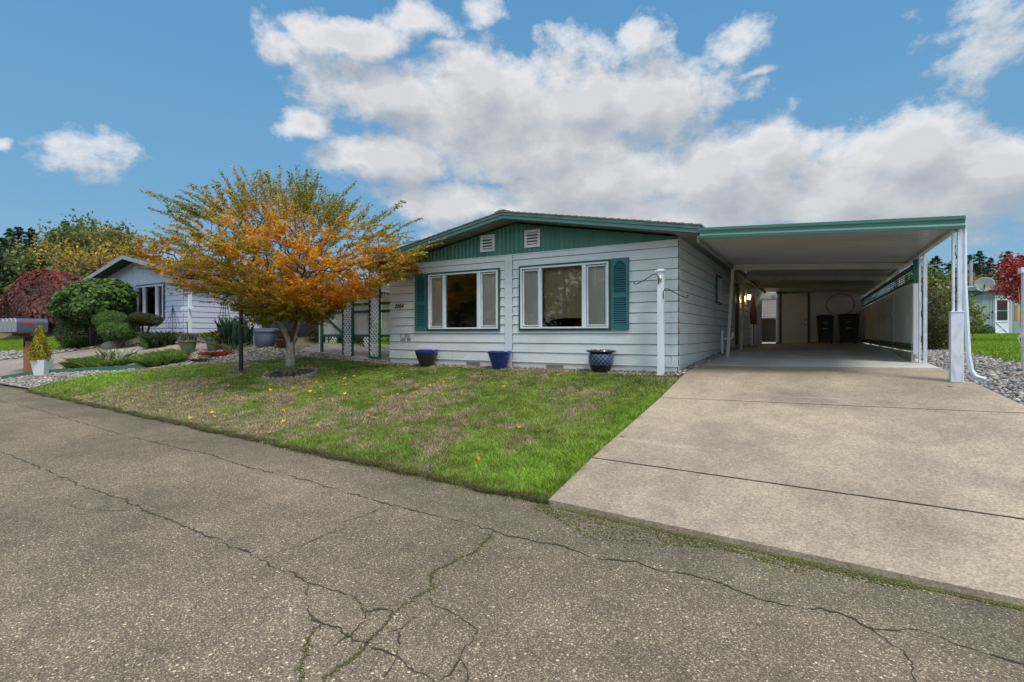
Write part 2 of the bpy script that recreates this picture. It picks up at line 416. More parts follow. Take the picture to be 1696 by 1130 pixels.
# ---------------------------------------------------------------- ground, road, drive
def asphalt():
    m, nt, b, out = new_mat('old_asphalt')
    v, g = geo_vec(nt)
    vo = _n(nt, 'ShaderNodeTexVoronoi'); vo.inputs['Scale'].default_value = 150; _l(nt, v, vo.inputs['Vector'])
    sp = _n(nt, 'ShaderNodeSeparateColor'); _l(nt, vo.outputs['Color'], sp.inputs[0])
    agg = ramp(nt, sp.outputs[0], [(0., (.085, .074, .062)), (.45, (.145, .128, .108)), (.82, (.21, .187, .16)), (.95, (.34, .31, .27)), (1., (.52, .48, .43))])
    edgeD = ramp(nt, vo.outputs['Distance'], [(.25, 1.), (.75, .55)])
    agg = mixc(nt, 1., agg, edgeD, 'MULTIPLY')
    vo2 = _n(nt, 'ShaderNodeTexVoronoi'); vo2.inputs['Scale'].default_value = 34; _l(nt, v, vo2.inputs['Vector'])
    s2 = _n(nt, 'ShaderNodeSeparateColor'); _l(nt, vo2.outputs['Color'], s2.inputs[0])
    spots = math_n(nt, 'MULTIPLY', ramp(nt, s2.outputs[1], [(.88, 0.), (.9, 1.)]), ramp(nt, vo2.outputs['Distance'], [(.18, 1.), (.3, 0.)]))
    agg = mixc(nt, math_n(nt, 'MULTIPLY', spots, .75), agg, (.52, .48, .42))
    big = noise_n(nt, v, .5, 7, .62); big = ramp(nt, big, [(.28, (.66, .64, .62)), (.5, (1.0, .98, .95)), (.72, (1.36, 1.33, 1.28))])
    col = mixc(nt, 1., agg, big, 'MULTIPLY')
    mid = ramp(nt, noise_n(nt, v, 3.5, 6, .65), [(.3, (.82, .82, .82)), (.7, (1.16, 1.15, 1.13))])
    col = mixc(nt, 1., col, mid, 'MULTIPLY')
    # darker coarse band beside the lawn and drive edge (distance from the kerb line)
    s = _n(nt, 'ShaderNodeSeparateXYZ'); _l(nt, g.outputs['Position'], s.inputs[0])
    t = math_n(nt, 'ADD', s.outputs[1], math_n(nt, 'MULTIPLY_ADD', s.outputs[0], .054, -3.89))
    t = math_n(nt, 'ADD', t, math_n(nt, 'MULTIPLY_ADD', noise_n(nt, v, 1.3, 3), .4, -.2))
    band = ramp(nt, math_n(nt, 'MULTIPLY_ADD', t, .5, 1.), [(.58, 0.), (.72, .55), (1., .8)])
    col = mixc(nt, math_n(nt, 'MULTIPLY', band, .75), col, mixc(nt, 1., col, (.62, .66, .62), 'MULTIPLY'))
    # moss tint close to the edge
    mo = math_n(nt, 'MULTIPLY', ramp(nt, noise_n(nt, v, 2.6, 5, .7), [(.52, 0.), (.66, 1.)]), ramp(nt, math_n(nt, 'MULTIPLY_ADD', t, 1., 1.), [(.52, 0.), (.9, 1.)]))
    mo = math_n(nt, 'MULTIPLY', mo, ramp(nt, noise_n(nt, v, 45, 2), [(.40, 0.), (.6, 1.)]))
    col = mixc(nt, math_n(nt, 'MULTIPLY', mo, .75), col, (.085, .095, .02))
    col = mixc(nt, 1., col, (1.50, 1.36, 1.15), 'MULTIPLY')
    _l(nt, col, b.inputs['Base Color']); b.inputs['Roughness'].default_value = .85
    h = math_n(nt, 'ADD', math_n(nt, 'MULTIPLY', vo.outputs['Distance'], -.9), math_n(nt, 'MULTIPLY', noise_n(nt, v, 160, 3), .6))
    bump(nt, b, h, .6, .005)
    return m
def concrete(name, c1, c2, stain, fine=1.):
    m, nt, b, out = new_mat(name)
    v, g = geo_vec(nt)
    f = ramp(nt, noise_n(nt, v, 1.1, 7, .62), [(.3, 0.), (.7, 1.)])
    col = mixc(nt, f, c1, c2)
    st = ramp(nt, noise_n(nt, v, .62, 10, .72), [(.43, 0.), (.56, .6), (.70, 1.)])
    col = mixc(nt, st, col, stain)
    sx_ = _n(nt, 'ShaderNodeSeparateXYZ'); _l(nt, g.outputs['Position'], sx_.inputs[0])
    tr_ = math_n(nt, 'ABSOLUTE', math_n(nt, 'SUBTRACT', math_n(nt, 'ABSOLUTE', math_n(nt, 'ADD', sx_.outputs[0], .15)), .80))
    tr_ = math_n(nt, 'MULTIPLY', ramp(nt, tr_, [(.0, .6), (.32, 0.)]), ramp(nt, noise_n(nt, v, 1.6, 5, .65), [(.35, 0.), (.7, 1.)]))
    col = mixc(nt, tr_, col, stain)
    mp = _n(nt, 'ShaderNodeMapping'); mp.inputs['Rotation'].default_value = (0, 0, R(35)); mp.inputs['Scale'].default_value = (.35, 3.5, 1)
    _l(nt, g.outputs['Position'], mp.inputs[0])
    sc_ = ramp(nt, noise_n(nt, mp.outputs[0], 1.4, 6, .6), [(.62, 0.), (.72, 1.)])
    col = mixc(nt, math_n(nt, 'MULTIPLY', sc_, .30), col, (.62, .54, .44))
    fn = ramp(nt, noise_n(nt, v, 70, 5, .75), [(.28, (.50, .49, .47)), (.5, (1., 1., 1.)), (.72, (1.45, 1.43, 1.38))])
    col = mixc(nt, fine, col, mixc(nt, 1., col, fn, 'MULTIPLY'))
    vo = _n(nt, 'ShaderNodeTexVoronoi'); vo.inputs['Scale'].default_value = 24; _l(nt, v, vo.inputs['Vector'])
    s2 = _n(nt, 'ShaderNodeSeparateColor'); _l(nt, vo.outputs['Color'], s2.inputs[0])
    pit = math_n(nt, 'MULTIPLY', ramp(nt, s2.outputs[1], [(.93, 0.), (.94, 1.)]), ramp(nt, vo.outputs['Distance'], [(.10, 1.), (.2, 0.)]))
    col = mixc(nt, math_n(nt, 'MULTIPLY', pit, .6), col, (.10, .085, .06))
    v3 = _n(nt, 'ShaderNodeTexVoronoi'); v3.inputs['Scale'].default_value = 62; _l(nt, v, v3.inputs['Vector'])
    s3 = _n(nt, 'ShaderNodeSeparateColor'); _l(nt, v3.outputs['Color'], s3.inputs[0])
    g3 = ramp(nt, s3.outputs[0], [(0., (.80, .80, .80)), (.5, (1., 1., 1.)), (1., (1.17, 1.16, 1.14))])
    col = mixc(nt, fine, col, mixc(nt, 1., col, g3, 'MULTIPLY'))
    _l(nt, col, b.inputs['Base Color']); b.inputs['Roughness'].default_value = .82
    bump(nt, b, noise_n(nt, v, 120, 4, .7), .35, .004)
    return m
M['asphalt'] = asphalt()
M['drive'] = concrete('washed_concrete', (.455, .375, .275), (.385, .318, .23), (.235, .195, .148))
M['slab'] = concrete('sealed_grey_slab', (.64, .65, .64), (.56, .57, .56), (.36, .36, .35), .5)
M['path'] = concrete('old_path_concrete', (.36, .31, .27), (.30, .26, .22), (.22, .19, .16))
def ground_mat():
    m, nt, b, out = new_mat('turf_soil')
    v, g = geo_vec(nt)
    col = mixc(nt, ramp(nt, noise_n(nt, v, .9, 6, .65), [(.35, 0.), (.62, 1.)]), (.13, .16, .045), (.24, .19, .12))
    col = mixc(nt, ramp(nt, noise_n(nt, v, 30, 5, .7), [(.3, 0.), (.7, .8)]), col, (.045, .05, .02))
    _l(nt, col, b.inputs['Base Color']); b.inputs['Roughness'].default_value = .95
    bump(nt, b, noise_n(nt, v, 60, 5, .7), .8, .02)
    return m
M['turf'] = ground_mat()
M['gravelbed'] = mat('gravel_bed', (.22, .19, .155), (.11, .095, .08), 38, .9, .8, 45, dirt=(.28, .26, .23), dscale=50)

# ground sheet: fine near, coarse out to the horizon
def ground_sheet():
    def axis(lo, hi, fine0, fine1, step):
        a = list(np.arange(fine0, fine1 + 1e-6, step)); d = step
        x = fine1
        while x < hi: d *= 1.35; x += d; a.append(x)
        x = fine0; d = step
        while x > lo: d *= 1.35; x -= d; a.insert(0, x)
        return np.array(a)
    xs = axis(-900, 900, -34, 12, .3); ys = axis(-900, 900, -1, 30, .3)
    X, Y = np.meshgrid(xs, ys)
    Z = gz(X, Y) - .05
    Z = np.where(Y < edge(X) + .05, -.05, Z)
    V = np.stack([X.ravel(), Y.ravel(), Z.ravel()], 1)
    ny, nx = X.shape
    i = np.arange(ny-1)[:, None] * nx + np.arange(nx-1)[None, :]
    F = np.stack([i, i+1, i+nx+1, i+nx], -1).reshape(-1, 4)
    o = np_mesh('ground', V, F, None, M['turf'], smooth=True); o['kind'] = 'structure'
ground_sheet()
xe = [-160, -60, -30, -20, -12, -6, -2.06, 3, 10, 40, 160]
road = sheet([(x, edge(x) + .03) for x in xe[::-1]] + [(x, -8.5) for x in xe], 0., M['asphalt'], 'road', step=4., zf=lambda x, y: 0., kind='structure')

def yoff(x): return edge(x)
# driveway slabs with real joints
J1, J2, J3 = 5.01, 7.72, 10.65
def rx(y): return float(np.interp(y, [3, 7.8, 8.64, 9.3, 12, 23], [3.6, 1.98, 1.86, 1.74, 1.66, 1.45]))
def j(x, y0): return y0 - .054 * (x + 2.06) if y0 < 6 else y0 - .03 * (x + 2.06)
def slab(name, y0, y1, m, left=-2.02, w=.012):
    f0 = (lambda x: edge(x) - .0) if y0 < 4.5 else (lambda x: j(x, y0) + w/2)
    f1 = (lambda x: j(x, y1) - w/2)
    r0 = rx(f0(2)); r1 = rx(f1(2))
    pts = [(left, f0(left)), (r0, f0(r0))]
    for y in (8.64, 9.3, 12):
        if f0(2) < y < f1(2): pts.append((rx(y), y))
    pts += [(r1, f1(r1)), (left, f1(left))]
    return sheet(pts, .045, m, name, step=.3, skirt=.10, kind='structure')
slab('driveway_apron', 4.0, J1, M['drive'])
slab('driveway', J1, J2, M['drive'], w=.010)
slab('driveway_slab', J2, J3, M['drive'], w=.005)
sheet([(-2.0, j(-2.0, J3)+.004), (1.7, j(1.7, J3)+.004), (1.64, 12), (1.45, 23.5), (-1.95, 23.5), (-1.95, 12)], .046, M['slab'], 'carport_floor', step=.3, skirt=.1, kind='structure')
# dark joint filler below the slabs
sheet([(-2.0, 4.2), (2.3, 4.0), (1.6, 10), (1.4, 22), (-1.9, 22)], .0, M['soil'], 'joint_filler', step=.3, kind='structure')

def joint(y, w, name):
    xs = np.arange(-2.02, rx(y), .06); mb = MB(); V = []
    for x in xs:
        c = j(x, y) + random.gauss(0, .0012); ww = w * random.uniform(.8, 1.15) / 2; z = G(x, c) + .0478
        V += [(x, c - ww, z), (x, c + ww, z)]
    mb.add(V, [(i*2, i*2+2, i*2+3, i*2+1) for i in range(len(xs)-1)])
    o = mb.build(name, mat('joint_filler_felt', (.035, .028, .02), (.06, .05, .035), 9., .9)); o['kind'] = 'structure'
joint(J1, .026, 'expansion_joint'); joint(J2, .014, 'expansion_joint'); joint(J3, .008, 'expansion_joint')
# cracks
CR = [[(-15.47,3.86),(-13.1,3.83),(-11.17,3.67),(-9.76,3.58),(-8.64,3.5),(-7.94,3.51),(-7.16,3.48),(-6.69,3.5),(-6.52,3.52),(-5.88,3.42),(-5.3,3.38),(-4.88,3.39),(-4.44,3.4),(-4.02,3.34),(-3.66,3.32),(-3.24,3.28),(-2.82,3.28),(-2.44,3.28),(-2.14,3.25),(-1.95,3.24),(-1.72,3.24),(-1.52,3.27),(-1.34,3.21),(-1.16,3.24),(-1.0,3.28),(-0.84,3.26),(-0.66,3.29),(-0.57,3.27),(-0.42,3.24),(-0.28,3.2),(-0.16,3.18),(-0.02,3.22),(0.12,3.24),(0.24,3.18),(0.36,3.21),(0.45,3.25),(0.55,3.24),(0.65,3.2),(0.73,3.18),(0.8,3.16),(0.89,3.13)],[(-8.92,2.22),(-7.91,2.2),(-7.16,2.17),(-6.56,2.15),(-6.05,2.13),(-5.69,2.14),(-5.29,2.15),(-4.85,2.1),(-4.48,2.11),(-4.08,2.09),(-3.73,2.08),(-3.42,2.07),(-3.12,2.04),(-2.82,2.02),(-2.61,2.0)],[(-2.61,2.0),(-2.49,2.03),(-2.35,2.02),(-2.2,2.0),(-2.1,1.97),(-2.02,2.03),(-1.96,2.03)],[(-2.1,3.24),(-2.04,3.02),(-2.03,2.85),(-2.05,2.68),(-2.06,2.54),(-2.02,2.41),(-1.96,2.32),(-1.95,2.18),(-1.96,2.03),(-1.91,1.91),(-1.86,1.76),(-1.84,1.65),(-1.84,1.54),(-1.83,1.46),(-1.8,1.35)],[(-3.23,3.29),(-3.2,3.04),(-3.22,2.79),(-3.14,2.56),(-3.12,2.33),(-3.16,2.17),(-3.16,2.06)],[(-2.61,2.0),(-2.52,1.9),(-2.35,1.78),(-2.2,1.75),(-2.08,1.77),(-1.95,1.75),(-1.86,1.76)],[(-2.2,1.75),(-2.15,1.64),(-2.02,1.53),(-2.0,1.47),(-1.91,1.41),(-1.86,1.33)],[(-2.1,1.97),(-2.02,1.88),(-1.99,1.77),(-1.99,1.66)],[(-1.96,2.32),(-1.8,2.2),(-1.65,2.16),(-1.51,2.15),(-1.44,2.04),(-1.42,1.97),(-1.4,1.89),(-1.41,1.78),(-1.41,1.71),(-1.37,1.59)],[(-1.84,2.19),(-1.86,2.11),(-1.83,2.06),(-1.81,1.94),(-1.85,1.87)],[(-1.83,1.74),(-1.73,1.76),(-1.68,1.76),(-1.8,1.91)],[(-1.68,1.76),(-1.64,1.68),(-1.62,1.59),(-1.59,1.47)],[(-1.68,1.76),(-1.55,1.74),(-1.41,1.71)],[(-7.14,2.14),(-6.91,2.37),(-6.99,2.6),(-7.07,2.96),(-7.05,3.25)],[(-6.89,1.72),(-6.7,1.89),(-6.69,2.07),(-6.56,2.15)],[(-5.75,1.82),(-5.31,1.86),(-5.0,2.03),(-4.85,2.1)],[(-1.4,1.89),(-1.29,1.8),(-1.21,1.7)],[(0.22,3.19),(0.27,3.09),(0.34,3.03),(0.37,2.92),(0.38,2.78),(0.36,2.6)]]
def crack_mat():
    m, nt, b, out = new_mat('crack_fill')
    v, g = geo_vec(nt)
    f = ramp(nt, noise_n(nt, v, 2.3, 4, .6), [(.52, 0.), (.64, .8)])
    col = mixc(nt, f, (.045, .039, .031), (.080, .085, .026))
    _l(nt, col, b.inputs['Base Color']); b.inputs['Roughness'].default_value = .95
    return m
M['crack'] = crack_mat()
def resample(pl, step):
    P = [Vector((x, y, 0)) for x, y in pl]; o = [P[0]]
    for a, b_ in zip(P, P[1:]):
        n = max(1, int((b_ - a).length / step))
        for k in range(1, n+1): o.append(a.lerp(b_, k / n))
    return o
MOSSPTS = []
for ci, pl in enumerate(CR):
    P = resample(pl, .018)
    off = []
    ph = random.random() * 50
    mb = MB(); L = []; Rr = []
    main = ci in (0, 1, 3)
    w0 = .0050 if ci == 0 else (.0042 if ci in (1, 3, 5, 6) else (.0026 if ci < 13 else .0022))
    for i, p in enumerate(P):
        d = (P[min(i+1, len(P)-1)] - P[max(i-1, 0)]).normalized(); nrm = Vector((-d.y, d.x, 0))
        o = (mn.noise(Vector((i*.10 + ph, 0, 0))) * .035 + mn.noise(Vector((i*.34 + ph, 5, 0))) * .022 + random.gauss(0, .0028))
        o *= min(1, i / 6., (len(P)-1-i) / 6.)
        w = w0 * max(.12, .35 + 1.9 * mn.noise(Vector((i*.12, ph, 3))) + 1.0 * abs(mn.noise(Vector((i*.5, ph, 8)))) + random.random() * .9)
        if i == 0 or i == len(P)-1: w *= .4
        c = p + nrm * o
        L.append(c + nrm * w + Vector((0, 0, .004))); Rr.append(c - nrm * w + Vector((0, 0, .004)))
        if ci in (1, 2, 3, 5, 6, 8, 17) and mn.noise(Vector((c.x*1.3, c.y*1.3, ci))) > -.12 and c.x > -6.5:
            for _ in range(3 if ci in (3, 6) else (1 if random.random() < .7 else 0)): MOSSPTS.append((c.x + random.gauss(0, .009), c.y + random.gauss(0, .009), random.uniform(.003, .0075)))
    mb.v = [tuple(q) for q in L + Rr]; n = len(P)
    mb.f = [(i, i+n, i+n+1, i+1) for i in range(n-1)]
    mb.build('crack', M['crack'], road)

# pebble / clump scatter -------------------------------------------------------
def _ico():
    bm = bmesh.new(); bmesh.ops.create_icosphere(bm, subdivisions=1, radius=1.)
    V = np.array([v.co[:] for v in bm.verts]); F = np.array([[v.index for v in f.verts] for f in bm.faces]); bm.free(); return V, F
ICO_V, ICO_F = _ico()
def scatter_stones(name, P, S, C, m, flat=.55, label=None, smooth=True, parent=None):
    """P (n,3) positions, S (n,) radii, C (n,3) colours"""
    n = len(P)
    ang = rng.uniform(0, 2*np.pi, n); sx = rng.uniform(.75, 1.35, n); sy = rng.uniform(.65, 1.1, n); sz = rng.uniform(.6, 1.15, n) * flat
    jit = 1 + rng.normal(0, .13, (n, len(ICO_V), 1))
    V = ICO_V[None] * jit * np.stack([sx, sy, sz], 1)[:, None, :] * S[:, None, None]
    tilt = rng.normal(0, .25, n)
    ct, st = np.cos(tilt)[:, None], np.sin(tilt)[:, None]
    x, y, z = V[..., 0], V[..., 1], V[..., 2]
    x, z = x*ct - z*st, x*st + z*ct
    c, s = np.cos(ang)[:, None], np.sin(ang)[:, None]
    V = np.stack([x*c - y*s, x*s + y*c, z], -1) + P[:, None, :]
    F = ICO_F[None] + (np.arange(n) * len(ICO_V))[:, None, None]
    cc = np.repeat(C, len(ICO_V), 0)
    o = np_mesh(name, V.reshape(-1, 3), F.reshape(-1, 3), cc, m, parent, smooth)
    o['kind'] = 'stuff'
    return o
def pts_in(poly, n):
    xs = [p[0] for p in poly]; ys = [p[1] for p in poly]; o = np.zeros((0, 2))
    while len(o) < n:
        q = np.stack([rng.uniform(min(xs), max(xs), n*2), rng.uniform(min(ys), max(ys), n*2)], 1)
        o = np.concatenate([o, q[inside(q[:, 0], q[:, 1], poly)]])
    return o[:n]
def stone_cols(n, pal):
    pal = np.array(pal); c = pal[rng.integers(0, len(pal), n)] * rng.uniform(.6, 1.2, (n, 1)); return np.clip(c, 0, .75)
GREYPAL = [(.34, .33, .31), (.25, .25, .25), (.42, .385, .335), (.17, .175, .19), (.47, .44, .40), (.28, .235, .195), (.31, .29, .26), (.42, .40, .37), (.12, .13, .15)]
BROWNPAL = [(.30, .25, .20), (.20, .16, .13), (.38, .34, .28), (.14, .12, .10), (.26, .20, .15)]
PALEPAL = [(.44, .40, .35), (.33, .30, .27), (.52, .49, .45), (.24, .22, .20), (.38, .33, .28)]
def gravel(name, poly, n, size, pal, off=.0, base=True):
    if base: sheet(poly, -.005, M['gravelbed'], name + '_bed', step=.3, kind='structure')
    q = pts_in(poly, n); z = gz(q[:, 0], q[:, 1]) + off
    S = size * np.exp(rng.normal(0, .33, n))
    P = np.stack([q[:, 0], q[:, 1], z + S * rng.uniform(0., .5, n)], 1)
    return scatter_stones(name, P, S, stone_cols(n, pal), M['pebble'])
gravel('river_gravel', [(1.70, 12.0), (1.78, 9.3), (1.92, 8.5), (2.04, 7.6), (2.3, 6.6), (3.6, 7.2), (3.4, 10), (3.0, 12.0), (2.82, 14), (2.75, 15.6), (2.61, 18.2), (2.4, 22), (1.5, 22)], 15000, .022, GREYPAL, .0)
gravel('side_gravel', [(-2.22, 9.3), (-2.03, 9.3), (-1.97, 12), (-1.97, 20), (-2.25, 20), (-2.25, 9.6)], 2600, .017, GREYPAL, .035)
gravel('house_front_gravel', [(-9.75, 9.46), (-7, 9.33), (-4.5, 9.30), (-2.03, 9.22), (-2.03, 9.78), (-9.75, 9.78)], 4200, .017, BROWNPAL, .01)
GB = [(-22.3, 5.35), (-20.5, 5.1), (-17.75, 5.02), (-17.4, 5.75), (-16.5, 6.45), (-15.3, 7.4), (-13.7, 8.35), (-12.4, 9.2), (-10.9, 9.45), (-9.6, 9.55), (-9.6, 9.75), (-12.5, 9.95), (-13.2, 10.3), (-16, 9.9), (-16.2, 9.3), (-16.4, 8.6), (-17.5, 8.25), (-18.8, 7.65), (-20.3, 7.2), (-19.95, 6.1), (-20.86, 5.75), (-22.2, 5.5)]
gravel('pale_gravel', GB, 11000, .023, PALEPAL, .0)
gravel('border_gravel', [(-30, 7.4), (-26, 7.8), (-23.4, 8.2), (-22.3, 8.7), (-19.9, 9.3), (-19.8, 9.74), (-16.5, 9.9), (-17, 9.66), (-18.5, 9.3), (-20.4, 8.8), (-23, 8.3), (-24.6, 7.3), (-26.5, 6.6), (-30, 6.5)], 2600, .035, GREYPAL, .02)
sheet([(-60, 3.2), (-22.2, 5.5), (-20.86, 5.8), (-19.97, 6.15), (-20.4, 7.25), (-18.77, 7.7), (-17.5, 8.3), (-16.36, 8.7), (-16, 9.37), (-16.96, 9.64), (-18.5, 9.27), (-20.33, 8.78), (-22.9, 8.34), (-24.6, 7.37), (-26.5, 6.6), (-60, 5.6)], .012, M['path'], 'neighbour_driveway', step=.4, skirt=.06, kind='structure')
sheet([(-13.2, 9.75), (-9.6, 9.75), (-9.6, 12.6), (-14.5, 12.6)], .03, M['path'], 'entry_path', step=.4, skirt=.06, kind='structure')
# moss
q = np.array(MOSSPTS); n = len(q)
P = np.stack([q[:, 0], q[:, 1], np.full(n, .003)], 1)
MOSSC = np.array([(.085, .10, .020), (.12, .125, .022), (.06, .07, .02), (.15, .14, .03)])
scatter_stones('crack_moss', P, q[:, 2], MOSSC[rng.integers(0, 4, n)], M['pebble'], .8)
n = 15000
x = np.where(rng.random(n) < .72, rng.uniform(-2.1, 1.5, n), rng.uniform(-8.5, -2.3, n))
d = np.abs(rng.normal(0, .035, n)) + np.where(rng.random(n) < .4, rng.random(n) ** 1.6 * (.05 + .40 * np.exp(-((x + 1.35) / .55) ** 2) + .12 * np.exp(-((x + .1) / .3) ** 2)), 0)
dens = fbm(x, d * 3, 1.7, 3)
keep = (rng.random(n) < np.clip((dens - .42) * 5, 0, 1) * np.where(x < -2.3, .35, 1)) | ((x > -1.9) & (d < .045))
x, d = x[keep], d[keep]; n = len(x)
P = np.stack([x, edge(x) - .008 - d, np.full(n, .003)], 1)
scatter_stones('edge_moss', P, rng.uniform(.003, .008, n), MOSSC[rng.integers(0, 4, n)] * rng.uniform(.6, 1.2, (n, 1)), M['pebble'], .8)
# loose grit on the road
n = 900
x = rng.uniform(-9, 2, n); y = edge(x) - .02 - rng.random(n) ** 2.2 * 3.0
scatter_stones('road_grit', np.stack([x, y, np.full(n, .003)], 1), rng.uniform(.002, .006, n), stone_cols(n, PALEPAL), M['pebble'])

# ---------------------------------------------------------------- grass
def grass(name, poly, n, h, w, colf, near=None, lean=.5, ht=0., fac=None):
    q = pts_in(poly, n)
    x, y = q[:, 0], q[:, 1]
    if near is not None:                  # thin out with distance
        dist = np.hypot(x, y)
        k = rng.random(n) < np.clip(near / dist, 0, 1) ** 1.6
        x, y = x[k], y[k]
    dist = np.hypot(x, y); n = len(x)
    col, hs, keep = colf(x, y)
    k = rng.random(n) < keep
    x, y, col, hs, dist = x[k], y[k], col[k], hs[k], dist[k]; n = len(x)
    z = gz(x, y) + ht
    H = h * hs * rng.uniform(.45, 1.25, n); W = w * np.clip(dist / 5.5, .8, 3.2) * rng.uniform(.7, 1.3, n)
    a = rng.uniform(0, 2*np.pi, n); b = rng.uniform(0, 2*np.pi, n); ln = H * np.abs(rng.normal(0, lean, n))
    base = np.stack([x, y, z - .01], 1)
    dv = np.stack([np.cos(a), np.sin(a), np.zeros(n)], 1) * W[:, None] / 2
    tip = base + np.stack([np.cos(b)*ln, np.sin(b)*ln, H + .01], 1)
    midp = base + np.stack([np.cos(b)*ln*.35, np.sin(b)*ln*.35, H*.6], 1)
    V = np.stack([base - dv, base + dv, midp + dv*.7, tip, midp - dv*.7], 1)
    F = np.arange(n)[:, None] * 5 + np.array([[0, 1, 2, 3, 4]])
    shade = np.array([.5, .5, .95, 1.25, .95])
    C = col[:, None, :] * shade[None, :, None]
    o = np_mesh(name, V.reshape(-1, 3), F, C.reshape(-1, 3), M['grass'])
    o['kind'] = 'stuff'
    return o
def mixp(t, a, b): return a * (1 - t[:, None]) + b * t[:, None]
def lawn_col(x, y):
    n = len(x)
    t = y - edge(x)
    p = fbm(x, y, .75, 11, 4); p2 = fbm(x, y, 3.2, 5, 3); p3 = fbm(x, y, 9., 8, 2)
    def g(cx, cy, rx_, ry_): return np.exp(-((x-cx)/rx_)**2 - ((y-cy)/ry_)**2)
    brown = .12 + 1.0*g(-9.2, 4.95, 3.4, .75) + .75*g(-3.2, 7.6, .95, .7) + .65*g(-5.0, 5.0, 1.6, .55) + .6*g(-12.6, 6.1, 1.6, .8) + .5*g(-5.8, 6.3, 1.6, .6) + .35*g(-7.4, 5.9, 1.4, .5) + .35*g(-13.0, 7.6, .7, .5) + .35*g(-11, 4.7, 2.5, .5)
    brown += (p - .5) * 2.6 + (p2 - .5) * 2.0 + (p3 - .5) * 1.3 - .10
    bright = .75*g(-2.15, 5.4, .30, 3.2) + 1.0*g(-2.6, 4.5, .8, .5) + 1.1*g(-16.0, 6.1, 2.2, .8) + .5*g(-3.6, 4.9, 1.2, .4) + .3*g(-9.5, 5.5, 1, .3) + .8*g(-14.2, 7.4, 1.2, .5)
    brown -= bright * .9
    bt = np.clip((brown - .05) * 1.7, 0, 1)
    green = mixp(np.clip(fbm(x, y, 2., 21) * 1.6 - .3, 0, 1), np.array([.135, .215, .036]), np.array([.26, .355, .062]))
    green = mixp(np.clip(bright, 0, 1), green, np.array([.25, .41, .046]))
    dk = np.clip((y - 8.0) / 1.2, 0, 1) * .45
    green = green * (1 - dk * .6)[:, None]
    br = mixp(rng.random(n), np.array([.50, .41, .28]), np.array([.27, .21, .14]))
    isb = rng.random(n) < (.16 + .78 * bt)
    clump = .62 + .76 * fbm(x, y, 7., 41, 2)
    col = np.where(isb[:, None], br, green) * rng.uniform(.6, 1.9, (n, 1)) * clump[:, None]
    hs = np.where(isb, .55, .85) + bright * .35 + (p2 - .5) * 1.2 + (p3 - .5) * 1.0
    hs = np.clip(hs, .25, 1.9)
    keep = np.clip(1 - bt * .45, .2, 1)
    return col, hs, keep
LAWN = [(-17.75, 5.02), (-17.4, 5.7), (-16.5, 6.4), (-15.3, 7.35), (-13.7, 8.3), (-12.4, 9.15), (-10.9, 9.4), (-9.6, 9.5), (-7, 9.38), (-4.5, 9.36), (-2.035, 9.28)] + [(-2.018 + .018 * math.sin(y * 7.) + .012 * math.sin(y * 23.), y) for y in np.arange(9.2, 4.05, -.08)] + [(x, float(edge(x)) + .02 + .045 * math.sin(x * 2.3) + .03 * math.sin(x * 5.1)) for x in np.arange(-2.1, -17.5, -.4)]
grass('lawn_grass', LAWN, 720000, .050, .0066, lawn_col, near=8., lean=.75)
sheet(LAWN, .0, M['turf'], 'front_lawn', step=.3, skirt=.12, kind='structure')
def bright_col(x, y):
    n = len(x); p = fbm(x, y, 1.5, 31)
    c = mixp(p, np.array([.17, .32, .03]), np.array([.30, .48, .05])) * rng.uniform(.7, 1.25, (n, 1))
    return c, np.full(n, 1.), np.full(n, 1.)
L2 = [(-48, 9.5), (-35.4, 9.2), (-29.2, 9.3), (-24.6, 9.0), (-22.5, 8.8), (-23.4, 8.3), (-26.1, 7.9), (-29.9, 7.4), (-48, 7)]
grass('left_lawn_grass', L2, 40000, .06, .012, bright_col)
R2 = [(2.45, 22), (2.61, 18.2), (2.75, 15.6), (2.85, 14), (3.05, 12), (3.4, 10.5), (14, 14), (22, 34), (4.5, 36), (2.0, 30)]
grass('right_lawn_grass', R2, 110000, .05, .012, bright_col)
B2 = [(-16, 10.2), (-9.6, 12.6), (-9.6, 20), (-24, 20), (-16.4, 11)]
grass('back_lawn_grass', [(-14.0, 11.0), (-9.6, 11.8), (-9.6, 17), (-16, 17)], 22000, .06, .012, bright_col)
def weed_col(x, y):
    n = len(x)
    return mixp(rng.random(n), np.array([.13, .23, .05]), np.array([.27, .40, .09])) * rng.uniform(.6, 1.2, (n, 1)), 1 + fbm(x, y, 2.2, 9) * 1.4, (fbm(x, y, 1.6, 4) > .36).astype(float)
grass('creeping_thyme', [(-19.8, 6.4), (-19.7, 7.0), (-18.7, 7.4), (-17.6, 7.0), (-18.4, 6.5)], 12000, .11, .016, weed_col, lean=.9)
grass('creeping_sedum', [(-17.6, 6.9), (-17.95, 7.75), (-17.2, 8.2), (-15.7, 7.85), (-16.0, 7.1)], 15000, .13, .016, weed_col, lean=.9)
grass('straw_thatch', LAWN, 90000, .02, .006, lambda x, y: (mixp(rng.random(len(x)), np.array([.46, .37, .24]), np.array([.25, .19, .12])), np.full(len(x), .8), np.clip((fbm(x, y, .75, 11, 4) - .4) * 4, .1, 1)), near=7., lean=2.5)
